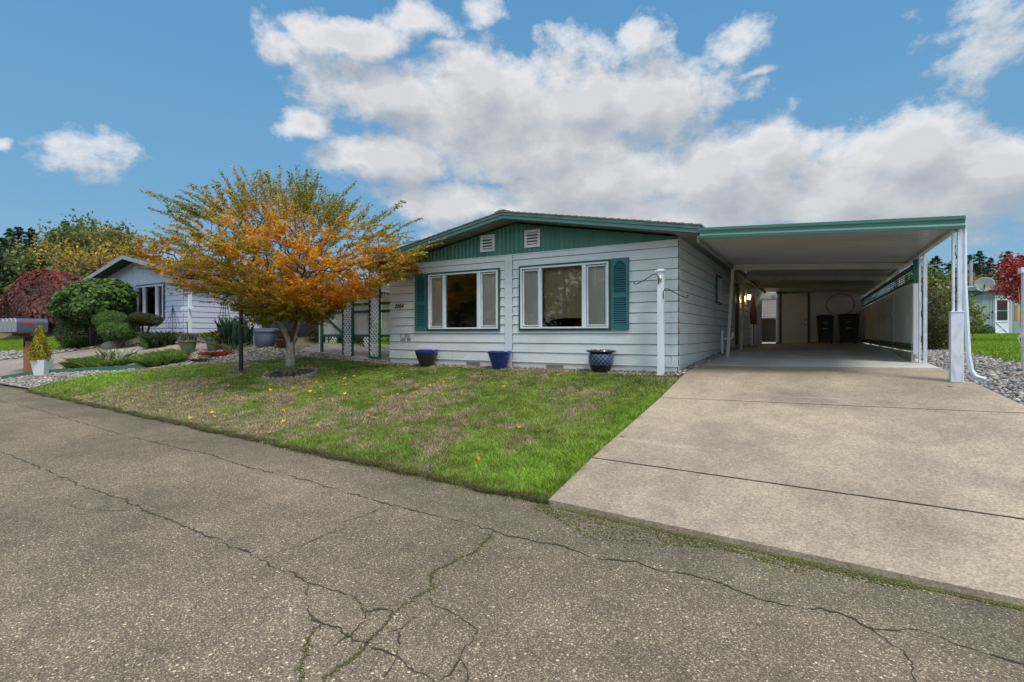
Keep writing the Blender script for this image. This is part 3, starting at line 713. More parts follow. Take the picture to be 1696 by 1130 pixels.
# overhanging fringe of dead grass and soil along the road edge
def fringe_col(x, y):
    n = len(x); isb = rng.random(n) < .72
    return np.where(isb[:, None], np.array([.21, .165, .105]), np.array([.14, .21, .04])) * rng.uniform(.5, 1.4, (n, 1)), np.full(n, 1.), np.ones(n)
fr = [(x, float(edge(x)) - .012) for x in np.arange(-17.4, -2.0, .12)]
fr = [(x, y - .03 * math.sin(x * 4.1) * math.sin(x * 1.7) - .02 * math.sin(x * 11.)) for x, y in fr]
grass('lawn_edge_fringe', fr + [(x, y + .07) for x, y in fr[::-1]], 42000, .042, .006, fringe_col, near=9., lean=1.3)

# ---------------------------------------------------------------- the house
def siding_mb(mb, plane, c, a0, a1, z0, z1, e, zl, holes=(), lip=.016, face=-1):
    """lap boards; plane 'Y' (wall at y=c, runs in x) or 'X'. face: outward sign. zl: z of one lap line"""
    k = math.floor((z0 - zl) / e)
    rows = []
    z = zl + k * e
    while z < z1 - 1e-6:
        b, t = max(z, z0), min(z + e, z1)
        if t - b > .004: rows.append((z, b, t))
        z += e
    def P(a, z, off):
        return (a, c + face * off, z) if plane == 'Y' else (c + face * off, a, z)
    for zz, b, t in rows:
        zs = sorted({b, t} | {h for hole in holes for h in hole[2:4] if b < h < t})
        for lo, hi in zip(zs, zs[1:]):
            mid = (lo + hi) / 2
            cuts = [(h[0], h[1]) for h in holes if h[2] < mid < h[3]]
            spans = [(a0, a1)]
            for h0, h1 in cuts:
                ns = []
                for s0, s1 in spans:
                    if h1 <= s0 or h0 >= s1: ns.append((s0, s1)); continue
                    if s0 < h0: ns.append((s0, h0))
                    if h1 < s1: ns.append((h1, s1))
                spans = ns
            ol = .003 + lip * (1 - (lo - zz) / e); oh = .003 + lip * (1 - (hi - zz) / e)
            for s0, s1 in spans:
                hi_ = hi - .013 if hi == t and t < z1 - .001 else hi     # strip left open to imitate the lap shadow under the next board
                if hi_ <= lo: continue
                mb.quad(P(s0, lo, ol), P(s1, lo, ol), P(s1, hi_, oh), P(s0, hi_, oh))
                if lo == b: mb.quad(P(s0, lo, 0), P(s1, lo, 0), P(s1, lo, ol), P(s0, lo, ol))
    return mb
FY, X0, X1 = 9.74, -9.52, -2.22
E, ZL, WT = .2035, 1.5, 3.235
house = thing('manufactured_house', 'white lap-sided single-storey home with green gable and two picture windows behind the lawn', 'house', (-5.87, FY, G(-5.87, FY)))
PX = -5.75; SL = .18
def roofz(x, base=3.95): return base - SL * abs(x - PX)
WIN = [(-8.24, -6.13), (-5.63, -3.52)]
WZ = (1.56, 2.98)
holes = [(a + .05, b - .05, WZ[0] + .05, WZ[1] - .05) for a, b in WIN]
fh = [(-6.01, -5.81, .7, 3.3)]
mb = siding_mb(MB(), 'Y', FY, X0, X1, .889, WT, E, ZL, holes + fh)
mb.build('front_wall', M['siding'], house)
# sheathing behind boards (with openings); its dark tone draws the lap shadow lines
mb = MB()
def wall_with_holes(mb, x0, x1, z0, z1, hs, y0, y1):
    xs = sorted({x0, x1} | {v for h in hs for v in h[:2]}); zs = sorted({z0, z1} | {v for h in hs for v in h[2:4]})
    for a, b in zip(xs, xs[1:]):
        for c, d in zip(zs, zs[1:]):
            if any(h[0] < (a+b)/2 < h[1] and h[2] < (c+d)/2 < h[3] for h in hs): continue
            mb.box(a, b, y0, y1, c, d)
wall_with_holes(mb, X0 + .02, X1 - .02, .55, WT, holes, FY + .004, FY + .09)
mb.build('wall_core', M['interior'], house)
MB().box(X0 + .02, X1 - .02, FY - .006, FY + .002, .55, .886).build('skirting', M['siding'], house)
MB().box(X0 - .004, X1 + .004, FY - .026, FY - .007, .872, .889).build('base_trim', M['siding'], house, bevel=.003)
# side wall facing the carport
sh = [(13.72, 14.5, 2.25, 3.0), (16.9, 18.1, 1.1, 3.1)]
mb = siding_mb(MB(), 'X', X1, FY, 27, .92, 3.30, E, ZL, sh, face=1)
mb.build('side_wall', M['siding'], house)
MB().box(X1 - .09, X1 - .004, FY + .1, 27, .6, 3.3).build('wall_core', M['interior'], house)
MB().box(X1 - .002, X1 + .004, FY, 27, .6, .92).build('side_skirting', M['siding'], house)
mb = siding_mb(MB(), 'X', X0, FY, 24, .92, 3.23, E, ZL, [], face=-1)
mb.box(X0 + .004, X0 + .09, FY + .1, 24, .5, 3.2)
mb.build('side_wall', M['siding'], house)
# corner boards and the centre batten
MB().box(X1 - .115, X1 - .108, FY - .0215, FY - .004, .93, WT - .01).build('corner_seam', M['siding'], house)
MB().box(-6.01, -5.81, FY - .022, FY + .003, .60, WT + .01).build('batten', M['siding'], house, bevel=.003)
MB().box(-5.806, -5.80, FY - .018, FY - .004, .60, WT).build('batten_joint', M['black'], house)
MB().box(X0 - .01, X1 + .012, FY - .028, FY - .004, WT, WT + .022).build('belt_trim', M['siding'], house, bevel=.004)
# gable: vertical ribbed green metal
mb = MB()
pts = []; x = X0; i = 0
step = .0275
n = int((X1 - X0) / step)
prev = None
for i in range(n + 1):
    x = X0 + i * (X1 - X0) / n
    ph = i % 4
    o = (.004, .016, .018, .005)[ph]
    y = FY - .004 - o; zt = roofz(x, 3.93)
    cur = [(x, y, WT + .02), (x, y, zt)]
    if prev: mb.quad(prev[0], cur[0], cur[1], prev[1])
    prev = cur
mb.build('gable_panel', M['green'], house)
mb = MB().prism([(X0, WT), (X1, WT), (X1, roofz(X1, 3.94)), (PX, 3.94), (X0, roofz(X0, 3.94))], FY + .01, FY + .07)
mb.build('gable_backing', M['soffit'], house)
# roof
RF, RB = 9.20, 27.0
XL, XR = -10.02, -1.76
def slopebox(mb, xa, xb, y0, y1, off0, off1):
    za, zb = roofz(xa, 3.95), roofz(xb, 3.95)
    mb.add([(xa, y0, za+off0), (xb, y0, zb+off0), (xb, y1, zb+off0), (xa, y1, za+off0), (xa, y0, za+off1), (xb, y0, zb+off1), (xb, y1, zb+off1), (xa, y1, za+off1)],
           [(0,3,2,1),(4,5,6,7),(0,1,5,4),(1,2,6,5),(2,3,7,6),(3,0,4,7)])
mb = MB(); slopebox(mb, XL + .02, PX, RF + .03, RB, .03, .045); slopebox(mb, PX, XR - .02, RF + .03, RB, .03, .045)
mb.build('soffit', M['soffit'], house)
mb = MB(); slopebox(mb, XL, PX, RF, RF + .03, 0, .135); slopebox(mb, PX, XR, RF, RF + .03, 0, .135)
slopebox(mb, XL, PX, RF - .018, RF - .001, .072, .14); slopebox(mb, PX, XR, RF - .018, RF - .001, .072, .14)
z = roofz(XR); mb.box(XR, XR + .022, RF - .018, RF + .12, z, z + .135)
z = roofz(XL); mb.box(XL - .022, XL, RF - .018, RB, z, z + .135)
mb.build('fascia', M['fascia'], house, bevel=.004)
mb = MB(); rr = random.Random(3)
for (xa, xb) in ((PX, XR + .05), (PX, XL - .05)):
    L = abs(xb - xa); rows = int(L / .14); sg = 1 if xb > xa else -1
    for k in range(rows):
        a = xa + sg * k * L / rows; b = xa + sg * (k + 1) * L / rows + sg * .004
        za, zb = roofz(a, 3.95) + .143, roofz(b, 3.95) + .143
        t0 = .004; t1 = .018
        y = RF - .035 + rr.uniform(-.006, .006)
        mb.add([(a, y, za+t0), (b, y, zb+t1), (b, RB, zb+t1), (a, RB, za+t0), (a, y, za-.01), (b, y, zb-.01), (b, RB, zb-.01)],
               [(0, 1, 2, 3), (0, 4, 5, 1), (1, 5, 6, 2)])
mb.build('roof', M['shingle'], house)
mb = MB()
for k in range(70):
    y = RF - .03 + k * .25
    mb.add([(PX-.19, y, roofz(PX-.19)+.170), (PX-.05, y, roofz(PX)+.180), (PX+.05, y, roofz(PX)+.180), (PX+.19, y, roofz(PX+.19)+.170),
            (PX-.19, y+.25, roofz(PX-.19)+.160), (PX-.05, y+.25, roofz(PX)+.168), (PX+.05, y+.25, roofz(PX)+.168), (PX+.19, y+.25, roofz(PX+.19)+.160),
            (PX-.19, y, roofz(PX-.19)+.14), (PX-.05, y, roofz(PX)+.15), (PX+.05, y, roofz(PX)+.15), (PX+.19, y, roofz(PX+.19)+.14)],
           [(0,1,5,4),(1,2,6,5),(2,3,7,6),(8,9,1,0),(9,10,2,1),(10,11,3,2)])
mb.build('ridge_cap', M['shingle'], house)
# windows
def window(x0, x1, parent, blind):
    z0, z1 = WZ
    y = FY
    mb = MB(); t = .045
    for a, b, c, d in ((x0, x1, z1 - t, z1), (x0, x1, z0, z0 + t), (x0, x0 + t, z0 + t, z1 - t), (x1 - t, x1, z0 + t, z1 - t)):
        mb.box(a, b, y - .045, y - .003, c, d)
    win = mb.build('window_trim', M['dgreen'], parent, bevel=.004)
    a0, a1, c0, c1 = x0 + t, x1 - t, z0 + t, z1 - t
    mb = MB(); f = .035
    for a, b, c, d in ((a0, a1, c1 - f, c1), (a0, a1, c0, c0 + f), (a0, a0 + f, c0 + f, c1 - f), (a1 - f, a1, c0 + f, c1 - f)):
        mb.box(a, b, y - .062, y + .05, c, d)
    mb.build('frame', M['vinyl'], win, bevel=.004)
    w = a1 - a0
    m1 = a0 + w * .24; m2 = a1 - w * .26
    MB().box(m1 - .03, m1 + .03, y - .055, y + .04, c0 + f, c1 - f).build('mullion', M['vinyl'], win, bevel=.004)
    MB().box(m2 - .045, m2 + .045, y - .055, y + .04, c0 + f, c1 - f).build('mullion', M['vinyl'], win, bevel=.004)
    for (p, q) in ((a0 + f, m1 - .03), (m2 + .045, a1 - f)):
        s = .022; mb = MB(); zb, zt = c0 + f + .02, c1 - f - .02
        for a, b, c, d in ((p + .015, q - .01, zt - s, zt), (p + .015, q - .01, zb, zb + s), (p + .015, p + .015 + s, zb + s, zt - s), (q - .01 - s, q - .01, zb + s, zt - s)):
            mb.box(a, b, y - .035, y + .01, c, d)
        mb.build('sash', M['white'], win)
        MB().box(p, q, y + .0, y + .006, c0 + f, c1 - f).build('pane', M['glass'], win)
    MB().box(m1 + .03, m2 - .045, y - .012, y - .006, c0 + f, c1 - f).build('pane', M['glass'], win)
    # sheer pleated curtains behind the side lights, roller blind / darkness behind the picture light
    for (p, q) in ((a0 + f, m1 + .02), (m2 - .02, a1 - f)):
        mb = MB(); k = 34; prev = None
        for i in range(k + 1):
            xx = p + (q - p) * i / k; yy = y + .055 + (.012 if i % 2 else -.012)
            cur = ((xx, yy, c0), (xx, yy, c1))
            if prev: mb.quad(prev[0], cur[0], cur[1], prev[1])
            prev = cur
        mb.build('curtain', M['sheer'], win)
    if blind:
        MB().box(m1, m2, y + .13, y + .136, c0 + .22, c1).build('blind', M['blind'], win)
    return win
# rooms behind the glass
def room(x0, x1):
    mb = MB()
    mb.quad((x0, 12.6, .9), (x1, 12.6, .9), (x1, 12.6, 3.2), (x0, 12.6, 3.2))
    mb.quad((x0, 9.84, .9), (x0, 12.6, .9), (x0, 12.6, 3.2), (x0, 9.84, 3.2))
    mb.quad((x1, 9.84, .9), (x1, 12.6, .9), (x1, 12.6, 3.2), (x1, 9.84, 3.2))
    mb.quad((x0, 9.84, 3.2), (x1, 9.84, 3.2), (x1, 12.6, 3.2), (x0, 12.6, 3.2))
    mb.quad((x0, 9.84, .9), (x1, 9.84, .9), (x1, 12.6, .9), (x0, 12.6, .9))
    mb.build('room_lining', M['interior'], house)
room(-9.4, -5.95); room(-5.85, -2.4)
window(*WIN[0], house, False); window(*WIN[1], house, True)
# furniture glimpsed through the right window: armchair and lamp shade
MB().box(-4.7, -4.2, 10.5, 11.0, .95, 1.75).box(-4.7, -4.2, 10.95, 11.1, 1.75, 2.0).build('armchair', mat('beige_cloth', (.35, .30, .22)), house, bevel=.05)
# shutters
def shutter(x0, x1, z0, z1):
    mb = MB(); y0, y1 = FY - .055, FY - .022; w = .055
    zm = z0 + (z1 - z0) * .48
    for a, b, c, d in ((x0, x0 + w, z0, z1), (x1 - w, x1, z0, z1), (x0 + w, x1 - w, z0, z0 + .10), (x0 + w, x1 - w, zm - .045, zm + .045)):
        mb.box(a, b, y0, y1, c, d)
    # top rail with cathedral arch
    n = 10; xa, xb = x0 + w, x1 - w; hw = (xb - xa) / 2; cx = (xa + xb) / 2
    for i in range(n):
        p = xa + (xb - xa) * i / n; q = xa + (xb - xa) * (i + 1) / n
        f = lambda t: z1 - .055 - .10 * min(1, (abs(t - cx) / hw)) ** 1.3
        mb.add([(p, y0, f(p)), (q, y0, f(q)), (q, y0, z1), (p, y0, z1), (p, y1, f(p)), (q, y1, f(q)), (q, y1, z1), (p, y1, z1)],
               [(0,1,2,3), (4,7,6,5), (0,4,5,1), (3,2,6,7)] + ([(0,3,7,4)] if i == 0 else []) + ([(1,5,6,2)] if i == n-1 else []))
    s = mb.build('shutter', M['shutter'], house)
    mb = MB()
    for lo, hi in ((z0 + .10, zm - .045), (zm + .045, z1 - .07)):
        k = int((hi - lo) / .043)
        for i in range(k):
            z = lo + (i + .5) * (hi - lo) / k
            mb.add([(x0 + w, y0 + .006, z - .014), (x1 - w, y0 + .006, z - .014), (x1 - w, y1 - .004, z + .014), (x0 + w, y1 - .004, z + .014),
                    (x0 + w, y0 + .006, z - .017), (x1 - w, y0 + .006, z - .017)], [(0, 1, 2, 3), (4, 5, 1, 0)])
    mb.build('louvre', M['shutter'], s)
    MB().box(x0 + .04, x1 - .04, y1 - .001, y1 + .004, z0 + .02, z1 - .06).build('shutter_back', mat('shutter_shadow', (.012, .07, .06)), s)
shutter(-8.625, -8.26, 1.57, 2.965); shutter(-3.51, -3.15, 1.57, 2.985)
# gable vents
for a, b in ((-6.66, -6.27), (-5.49, -5.105)):
    z0, z1 = 3.365, 3.75; y = FY - .045; f = .06
    mb = MB()
    for p, q, c, d in ((a, b, z1 - f, z1), (a, b, z0, z0 + f), (a, a + f, z0 + f, z1 - f), (b - f, b, z0 + f, z1 - f)): mb.box(p, q, y, FY - .018, c, d)
    vt = mb.build('gable_vent', M['white'], house, bevel=.004)
    mb = MB()
    for i in range(4):
        z = z0 + f + (i + .30) * (z1 - z0 - 2*f) / 4
        mb.box(a + f, b - f, y + .004, y + .012, z, z + .034)
    mb.build('louvre', M['white'], vt)
    MB().box(a + .03, b - .03, FY - .0225, FY - .0195, z0 + .03, z1 - .03).build('vent_screen', M['iron'], vt)
# crawl-space vents
for a, b in ((-7.06, -6.68), (-4.97, -4.56)):
    mb = MB().box(a, b, FY - .02, FY - .006, .765, .85)
    for i in range(1, 5): mb.box(a + .02, b - .02, FY - .027, FY - .0195, .765 + i * .017 - .004, .765 + i * .017)
    mb.build('foundation_vent', M['metal'], house)
# house number and the family-name sign
def text_mesh(body, size, loc, m, parent, name, shear=.3, depth=.004, off=.0, sx=1.):
    cu = bpy.data.curves.new(name, 'FONT'); cu.body = body; cu.size = size; cu.shear = shear; cu.extrude = depth; cu.offset = off
    cu.space_character = 1.18
    t = bpy.data.objects.new(name + '_curve', cu); COL.objects.link(t)
    dg = bpy.context.evaluated_depsgraph_get(); me = bpy.data.meshes.new_from_object(t.evaluated_get(dg))
    COL.objects.unlink(t); bpy.data.objects.remove(t)
    o = bpy.data.objects.new(name, me); COL.objects.link(o); me.materials.clear(); me.materials.append(m)
    me.transform(Matrix.Translation(Vector(loc) - ORG[parent.name]) @ Matrix.Rotation(R(90), 4, 'X') @ Matrix.Diagonal((sx, 1, 1, 1)))
    o.parent = parent; ORG[o.name] = ORG[parent.name]
    return o
text_mesh('2204', .135, (-9.34, FY - .024, 2.155), M['iron'], house, 'house_number', .35, .004, .003, .97)
# looping script plaque: wire letters
def wire_script(x, z, s):
    mb = MB()
    strokes = [
        [(.26, .95), (.12, 1.08), (-.02, .9), (.0, .5), (.05, .1), (.25, .0), (.42, .15)],            # C
        [(.42, .5), (.42, .15), (.52, .03), (.66, .12), (.70, .5), (.70, .1), (.82, .04)],            # u
        [(.92, .0), (1.02, .55), (1.10, 1.05), (1.32, 1.18), (1.50, .95), (1.36, .62), (1.12, .55)],   # P
        [(.80, .88), (.95, 1.12), (1.14, 1.1)],
        [(1.50, .48), (1.50, .12), (1.60, .04), (1.74, .3)], [(1.56, .70), (1.58, .73)],               # i
        [(1.86, .95), (1.80, .3), (1.86, .05), (1.98, .1)], [(1.70, .62), (1.98, .66)],                # t
        [(2.18, .48), (2.06, .42), (2.20, .22), (2.14, .04), (1.98, .1)],                              # s
    ]
    for st in strokes:
        P = [Vector((x + a * s, FY - .026, z + b * s)) for a, b in st]
        Q = []
        for i in range(len(P) - 1):
            p0, p1, p2, p3 = P[max(i-1, 0)], P[i], P[i+1], P[min(i+2, len(P)-1)]
            for k in range(5):
                t = k / 5
                Q.append(.5 * ((2*p1) + (p2-p0)*t + (2*p0-5*p1+4*p2-p3)*t*t + (3*p1-p0-3*p2+p3)*t**3))
        Q.append(P[-1])
        mb.tube(Q, .0052, 5)
    return mb.build('name_sign', M['iron'], house)
wire_script(-9.12, 1.325, .150)
# side window and side door details under the carport
mb = MB()
for a, b, c, d in ((13.72, 14.5, 2.93, 3.0), (13.72, 14.5, 2.25, 2.32), (13.72, 13.79, 2.32, 2.93), (14.43, 14.5, 2.32, 2.93)): mb.box(X1 - .02, X1 + .05, a, b, c, d)
wt = mb.build('window_trim', M['dgreen'], house)
mb = MB()
for a, b, c, d in ((13.79, 14.43, 2.89, 2.93), (13.79, 14.43, 2.32, 2.36), (13.79, 13.83, 2.36, 2.89), (14.39, 14.43, 2.36, 2.89), (14.09, 14.13, 2.36, 2.89)): mb.box(X1 - .02, X1 + .06, a, b, c, d)
mb.build('frame', M['vinyl'], wt)
MB().box(X1 - .01, X1 - .004, 13.83, 14.39, 2.36, 2.89).build('pane', M['glass'], wt)
MB().box(X1 - .085, X1 - .08, 13.6, 14.6, 2.2, 3.1).build('curtain', M['interior'], wt)
d_ = MB().box(X1 - .05, X1 + .01, 17.0, 18.0, 1.15, 3.1).build('side_door', mat('dark_screen_door', (.05, .055, .05)), house)
mb = MB()
for a, b, c, d in ((16.9, 17.0, 1.1, 3.1), (18.0, 18.1, 1.1, 3.1), (16.9, 18.1, 3.1, 3.2)): mb.box(X1 - .02, X1 + .05, a, b, c, d)
mb.build('door_frame', M['cream'], d_)
MB().box(X1 + .01, X1 + .6, 16.9, 18.3, .85, 1.1).build('door_step', M['path'], house)
# pair of lit wall lanterns beside the side door
glow = emis_mat('warm_bulb', (1., .56, .20), 20.)
for k, (yy, zz) in enumerate(((18.55, 2.70), (20.05, 2.84))):
    l = thing('wall_lantern', 'warm lit wall lantern on the carport side wall, ' + ('the one nearer the street' if k == 0 else 'the one deeper in the carport'), 'lantern', (X1 + .02, yy, zz), 'lit lanterns on the side wall')
    MB().box(X1 + .01, X1 + .03, yy - .04, yy + .04, zz - .06, zz + .06).bar((X1 + .03, yy, zz + .03), (X1 + .11, yy, zz + .06), .02, .02).build('bracket', M['iron'], l)
    MB().lathe((X1 + .12, yy, zz - .12), [(.001, 0), (.042, 0), (.055, .16), (.001, .16)], 10).build('lamp_glass', glow, l, smooth=True)
    MB().lathe((X1 + .12, yy, zz + .04), [(.075, 0), (.02, .06), (.001, .09)], 10).build('lamp_cap', M['iron'], l)

# ---------------------------------------------------------------- carport
cp = thing('carport', 'single carport with flat metal pan roof and green gutter on white posts beside the house', 'carport', (0, 12, G(0, 12)))
CF, CB_ = 8.98, 22.0
def cz(x): return 3.115 - .0575 * (x + 1.66)     # underside of the roof pan
XLc, XRc = -1.74, 1.62
def xr(y): return XRc - .012 * (y - CF)
mb = MB(); W = .152; y = CF + .004
ys = []
while y < CB_:
    for dy, dz in ((0, .022), (.012, 0), (W - .030, 0), (W - .018, .022), (W - .009, .03)): ys.append((y + dy, dz))
    y += W
prev = None
for y, dz in ys:
    cur = ((XLc, y, cz(XLc) + dz), (XRc + .04, y, cz(XRc + .04) + dz))
    if prev: mb.quad(prev[0], prev[1], cur[1], cur[0])
    prev = cur
mb.add([(XLc, CF, cz(XLc) + .10), (XRc + .05, CF, cz(XRc) + .10), (XRc + .05, CB_, cz(XRc) + .10), (XLc, CB_, cz(XLc) + .10)], [(0, 1, 2, 3)])
mb.build('roof_pan', M['pan'], cp)
def gutter(x0, x1, y):   # front fascia, profiled in three steps
    mb = MB()
    prof = [(.0, -.02), (-.035, -.02), (-.045, .02), (-.025, .055), (-.03, .09), (-.05, .105), (-.055, .15), (.0, .155)]
    a = [(x0, y + p, cz(x0) + q) for p, q in prof]; b = [(x1, y + p, cz(x1) + q) for p, q in prof]
    n = len(prof)
    mb.add(a + b, [(i, i+n, (i+1) % n + n, (i+1) % n) for i in range(n)] + [tuple(range(n)), tuple(range(2*n-1, n-1, -1))])
    return mb
gutter(XLc + .05, XRc + .075, CF).build('gutter', M['fascia'], cp)
MB().bar((XRc + .03, CF + .0, cz(XRc) + .05), (xr(CB_) + .03, CB_, cz(XRc) + .05), .03, .13).build('side_gutter', M['cream'], cp)
MB().bar((XRc - .04, CF + .05, cz(XRc) - .025), (xr(CB_) - .04, CB_, cz(XRc) - .025), .05, .05).build('rail', M['cream'], cp)
MB().bar((-1.73, CF + .06, cz(-1.74) - .035), (-1.73, CB_, cz(-1.74) - .035), .05, .08).build('ledger', M['soffit'], cp)
for y, xa in ((12.9, -1.68), (15.5, -1.70), (18.4, -1.72)):
    a, b = (xa, y, cz(xa) - .065), (xr(y) - .06, y, cz(xr(y)) - .065)
    MB().bar(a, b, .07, .125, up=(0, 0, 1)).build('beam', M['cream'], cp, bevel=.005)
# slim posts on the house side
for y, x0_, x1_ in ((12.9, -1.70, -1.80), (15.3, -1.72, -1.80)):
    MB().bar((x1_, y - .05, G(x1_, y) + .03), (x0_, y, cz(x0_) - .12), .065, .065, up=(0, 1, 0)).build('post', M['cream'], cp, bevel=.004)
# scrolled posts on the open side
def scroll_post(x, y, z0, z1, k=1.):
    p = MB()
    p.box(x - .062 * k, x - .032 * k, y - .03, y + .03, z0, z1); p.box(x + .0, x + .055 * k, y - .03, y + .03, z0, z1)
    o = p.build('post', M['peel'], cp, bevel=.004)
    z = z0 + .3
    while z < z1 - .35:
        mb = MB()
        q = [Vector((x - .016 * k + .012 * k * math.sin(t * 2 * math.pi), y, z + .18 * t + .02 * math.cos(t * 2 * math.pi))) for t in np.linspace(0, 1, 13)]
        mb.tube(q, .006, 6); z += .45
        mb.build('scroll', M['iron'], o)
scroll_post(1.60, 11.45, G(1.6, 11.45) + .03, cz(1.6) - .05)
scroll_post(1.635, 9.08, 1.75, cz(1.635) + .0, .9)
px, py = 1.625, 9.08
z0 = G(px, py) + .04
MB().box(px - .068, px + .068, py - .07, py + .07, z0, 1.785).box(px - .076, px + .076, py - .078, py + .078, 1.785, 1.80).build('post_box', M['peel'], cp, bevel=.005)
# posts rising above the privacy fence
for y in (13.7, 15.9, 18.0, 20.0, 21.7):
    x = xr(y) - .02
    MB().box(x - .05, x + .05, y - .05, y + .05, 2.5, cz(x)).build('post', M['vinyl'], cp)
MB().tube([(1.70, 9.05, 2.98), (1.71, 9.08, 2.88), (1.715, 9.10, 2.2), (1.76, 9.12, 1.2), (1.79, 9.13, 1.0), (1.83, 9.12, .92), (1.93, 9.09, .88)], [.028, .03, .03, .032, .034, .034, .036], 4).build('downspout', M['peel'], cp, bevel=.006)
# soffit strip closing the gap between the house eave and the carport
MB().quad((X1 + .0, RF + .03, 3.305), (-1.72, RF + .03, 3.225), (-1.72, 22, 3.225), (X1, 22, 3.305)).build('eave_soffit', M['soffit'], house)

# privacy fence along the open side: slightly leaning panels with lattice band
pf = thing('privacy_fence', 'cream panel fence with dark green louvred top band along the open side of the carport', 'fence', (1.5, 16, G(1.5, 16)))
FN, FFY = 11.65, 22.0
def fx(y): return 1.50 - .010 * (y - FN)
seg = [FN, 14.1, 16.6, 19.2, FFY]
for i, (a, b) in enumerate(zip(seg, seg[1:])):
    mb = MB()
    n = int((b - a) / .2)
    for k in range(n):
        y0_, y1_ = a + (b - a) * k / n, a + (b - a) * (k + 1) / n - .008
        mb.bar((fx(y0_), y0_, 1.86), (fx(y1_), y1_, 1.86), .018, 1.10)
    mb.build('panel', M['wallpanel'], pf)
    mb = MB()
    mb.bar((fx(a) - .014, a, 2.70), (fx(b) - .014, b, 2.70), .03, .09); mb.bar((fx(a) - .014, a, 2.46), (fx(b) - .014, b, 2.46), .03, .07)
    for k in range(3):
        z = 2.533 + k * .043; mb.bar((fx(a) - .010, a, z), (fx(b) - .010, b, z), .010, .019)
    n = int((b - a) / .30)
    for k in range(n + 1):
        y = a + (b - a) * k / n; mb.bar((fx(y) - .008, y, 2.48), (fx(y) - .008, y, 2.68), .008, .07 if k in (0, n) else .030, up=(0, 1, 0))
    mb.build('louvre_band', M['dgreen'], pf)
    MB().bar((fx(a) - .016, a, 1.25), (fx(b) - .016, b, 1.25), .03, .13).build('kick_board', M['dgreen'], pf)
    MB().bar((fx(a) - .005, a, 1.03), (fx(b) - .005, b, 1.03), .02, .25).build('base_board', M['cream'], pf)
    MB().box(fx(a) - .035, fx(a) + .02, a + .0, a + .06, G(fx(a), a) + .02, 2.4).build('stile', M['cream'], pf)
    MB().bar((fx((a+b)/2) - .02, (a+b)/2 - 1.1, 1.95), (fx(b) - .02, b, 1.95), .02, .09).build('mid_rail', M['wallpanel'], pf)
MB().box(fx(FN) - .02, fx(FN) + .10, FN - .045, FN - .005, 1.12, 2.40).build('end_board', M['vinyl'], pf, bevel=.004)
MB().box(fx(FN) - .02, fx(FN) + .10, FN - .045, FN - .005, 2.405, 2.84).build('end_board', M['dgreen'], pf, bevel=.004)

# storage room closing the back of the carport
st = thing('storage_room', 'panelled storage room with a grey flush door closing the back of the carport', 'storage room', (0, 22, G(0, 22)))
mb = MB()
y = 22.0
xs = list(np.arange(-1.32, 1.52, .2))
for k, x in enumerate(xs):
    mb.box(x, x + .192, y, y + .02, 1.02, 3.30)
mb.box(-1.32, 1.6, y + .021, y + .05, 1.0, 3.3)
mb.box(1.56, 1.6, y - .1, y + 2, 1.0, 3.3)
mb.build('wall', M['wallpanel'], st)
MB().box(-1.36, 1.45, y - .012, y - .001, 1.0, 1.16).build('base_trim', M['dgreen'], st)
MB().box(-1.36, 1.6, y - .012, y - .001, 3.02, 3.12).build('top_trim', M['dgreen'], st)
fr_ = MB()
for a, b, c, d in ((-1.24, -1.17, 1.05, 3.08), (-.31, -.24, 1.05, 3.08), (-1.24, -.24, 3.02, 3.09)): fr_.box(a, b, y - .04, y - .013, c, d)
fr_.build('door_frame', M['dgreen'], st)
dr = MB().box(-1.165, -.315, y - .03, y - .002, 1.09, 3.015).build('door', M['door'], st, bevel=.003)
MB().lathe((-.385, y - .05, 1.98), [(.001, 0), (.028, 0), (.03, .05), (.001, .05)], 12).build('handle', M['metal'], dr)
MB().box(-.40, -.37, y - .038, y - .031, 1.80, 1.86).build('latch_plate', M['black'], dr)
# round hoop hanging on the wall
MB().tube([(.72 + .43 * math.cos(t), y - .02, 2.55 + .38 * math.sin(t)) for t in np.linspace(0, 2*math.pi, 41)], .009, 6).build('hoop', M['black'], st)
# back gate with scalloped shade; its added glow stands in for daylight behind
bg_ = thing('back_gate', 'tan gate under a bright scalloped slatted shade at the back left of the carport', 'gate', (-1.6, 22.2, G(-1.6, 22.2)))
MB().box(-1.86, -1.38, 22.18, 22.22, 1.17, 2.08).build('gate_panel', mat('tan_gate', (.33, .29, .22)), bg_)
MB().box(-2.2, -1.86, 22.16, 22.20, 1.0, 3.3).box(-1.38, -1.33, 22.16, 22.20, 1.0, 3.3).box(-1.86, -1.38, 22.16, 22.20, 2.84, 3.3).build('wall', M['wallpanel'], bg_)
mb = MB()
for k in range(6):
    z = 2.10 + k * .12; mb.box(-1.85, -1.39, 22.22 - k * .001, 22.23, z, z + .113)
mb.build('shade', emis_mat('shade_backlight_glow', (.62, .56, .52), .28), bg_)
mb = MB()
for k in range(6):
    c = (-1.82 + k * .08, 22.20, 2.10); mb.lathe((c[0], c[1], c[2] - .02), [(.001, -.03), (.035, -.02), (.04, .02), (.001, .03)], 10)
mb.build('scallop', M['wallpanel'], bg_)
mb = MB()
for k in range(6):
    c = (-1.82 + k * .08, 22.20, 2.83); mb.lathe((c[0], c[1], c[2] - .02), [(.001, -.02), (.035, -.01), (.04, .02), (.001, .03)], 10)
mb.build('scallop', M['wallpanel'], bg_)
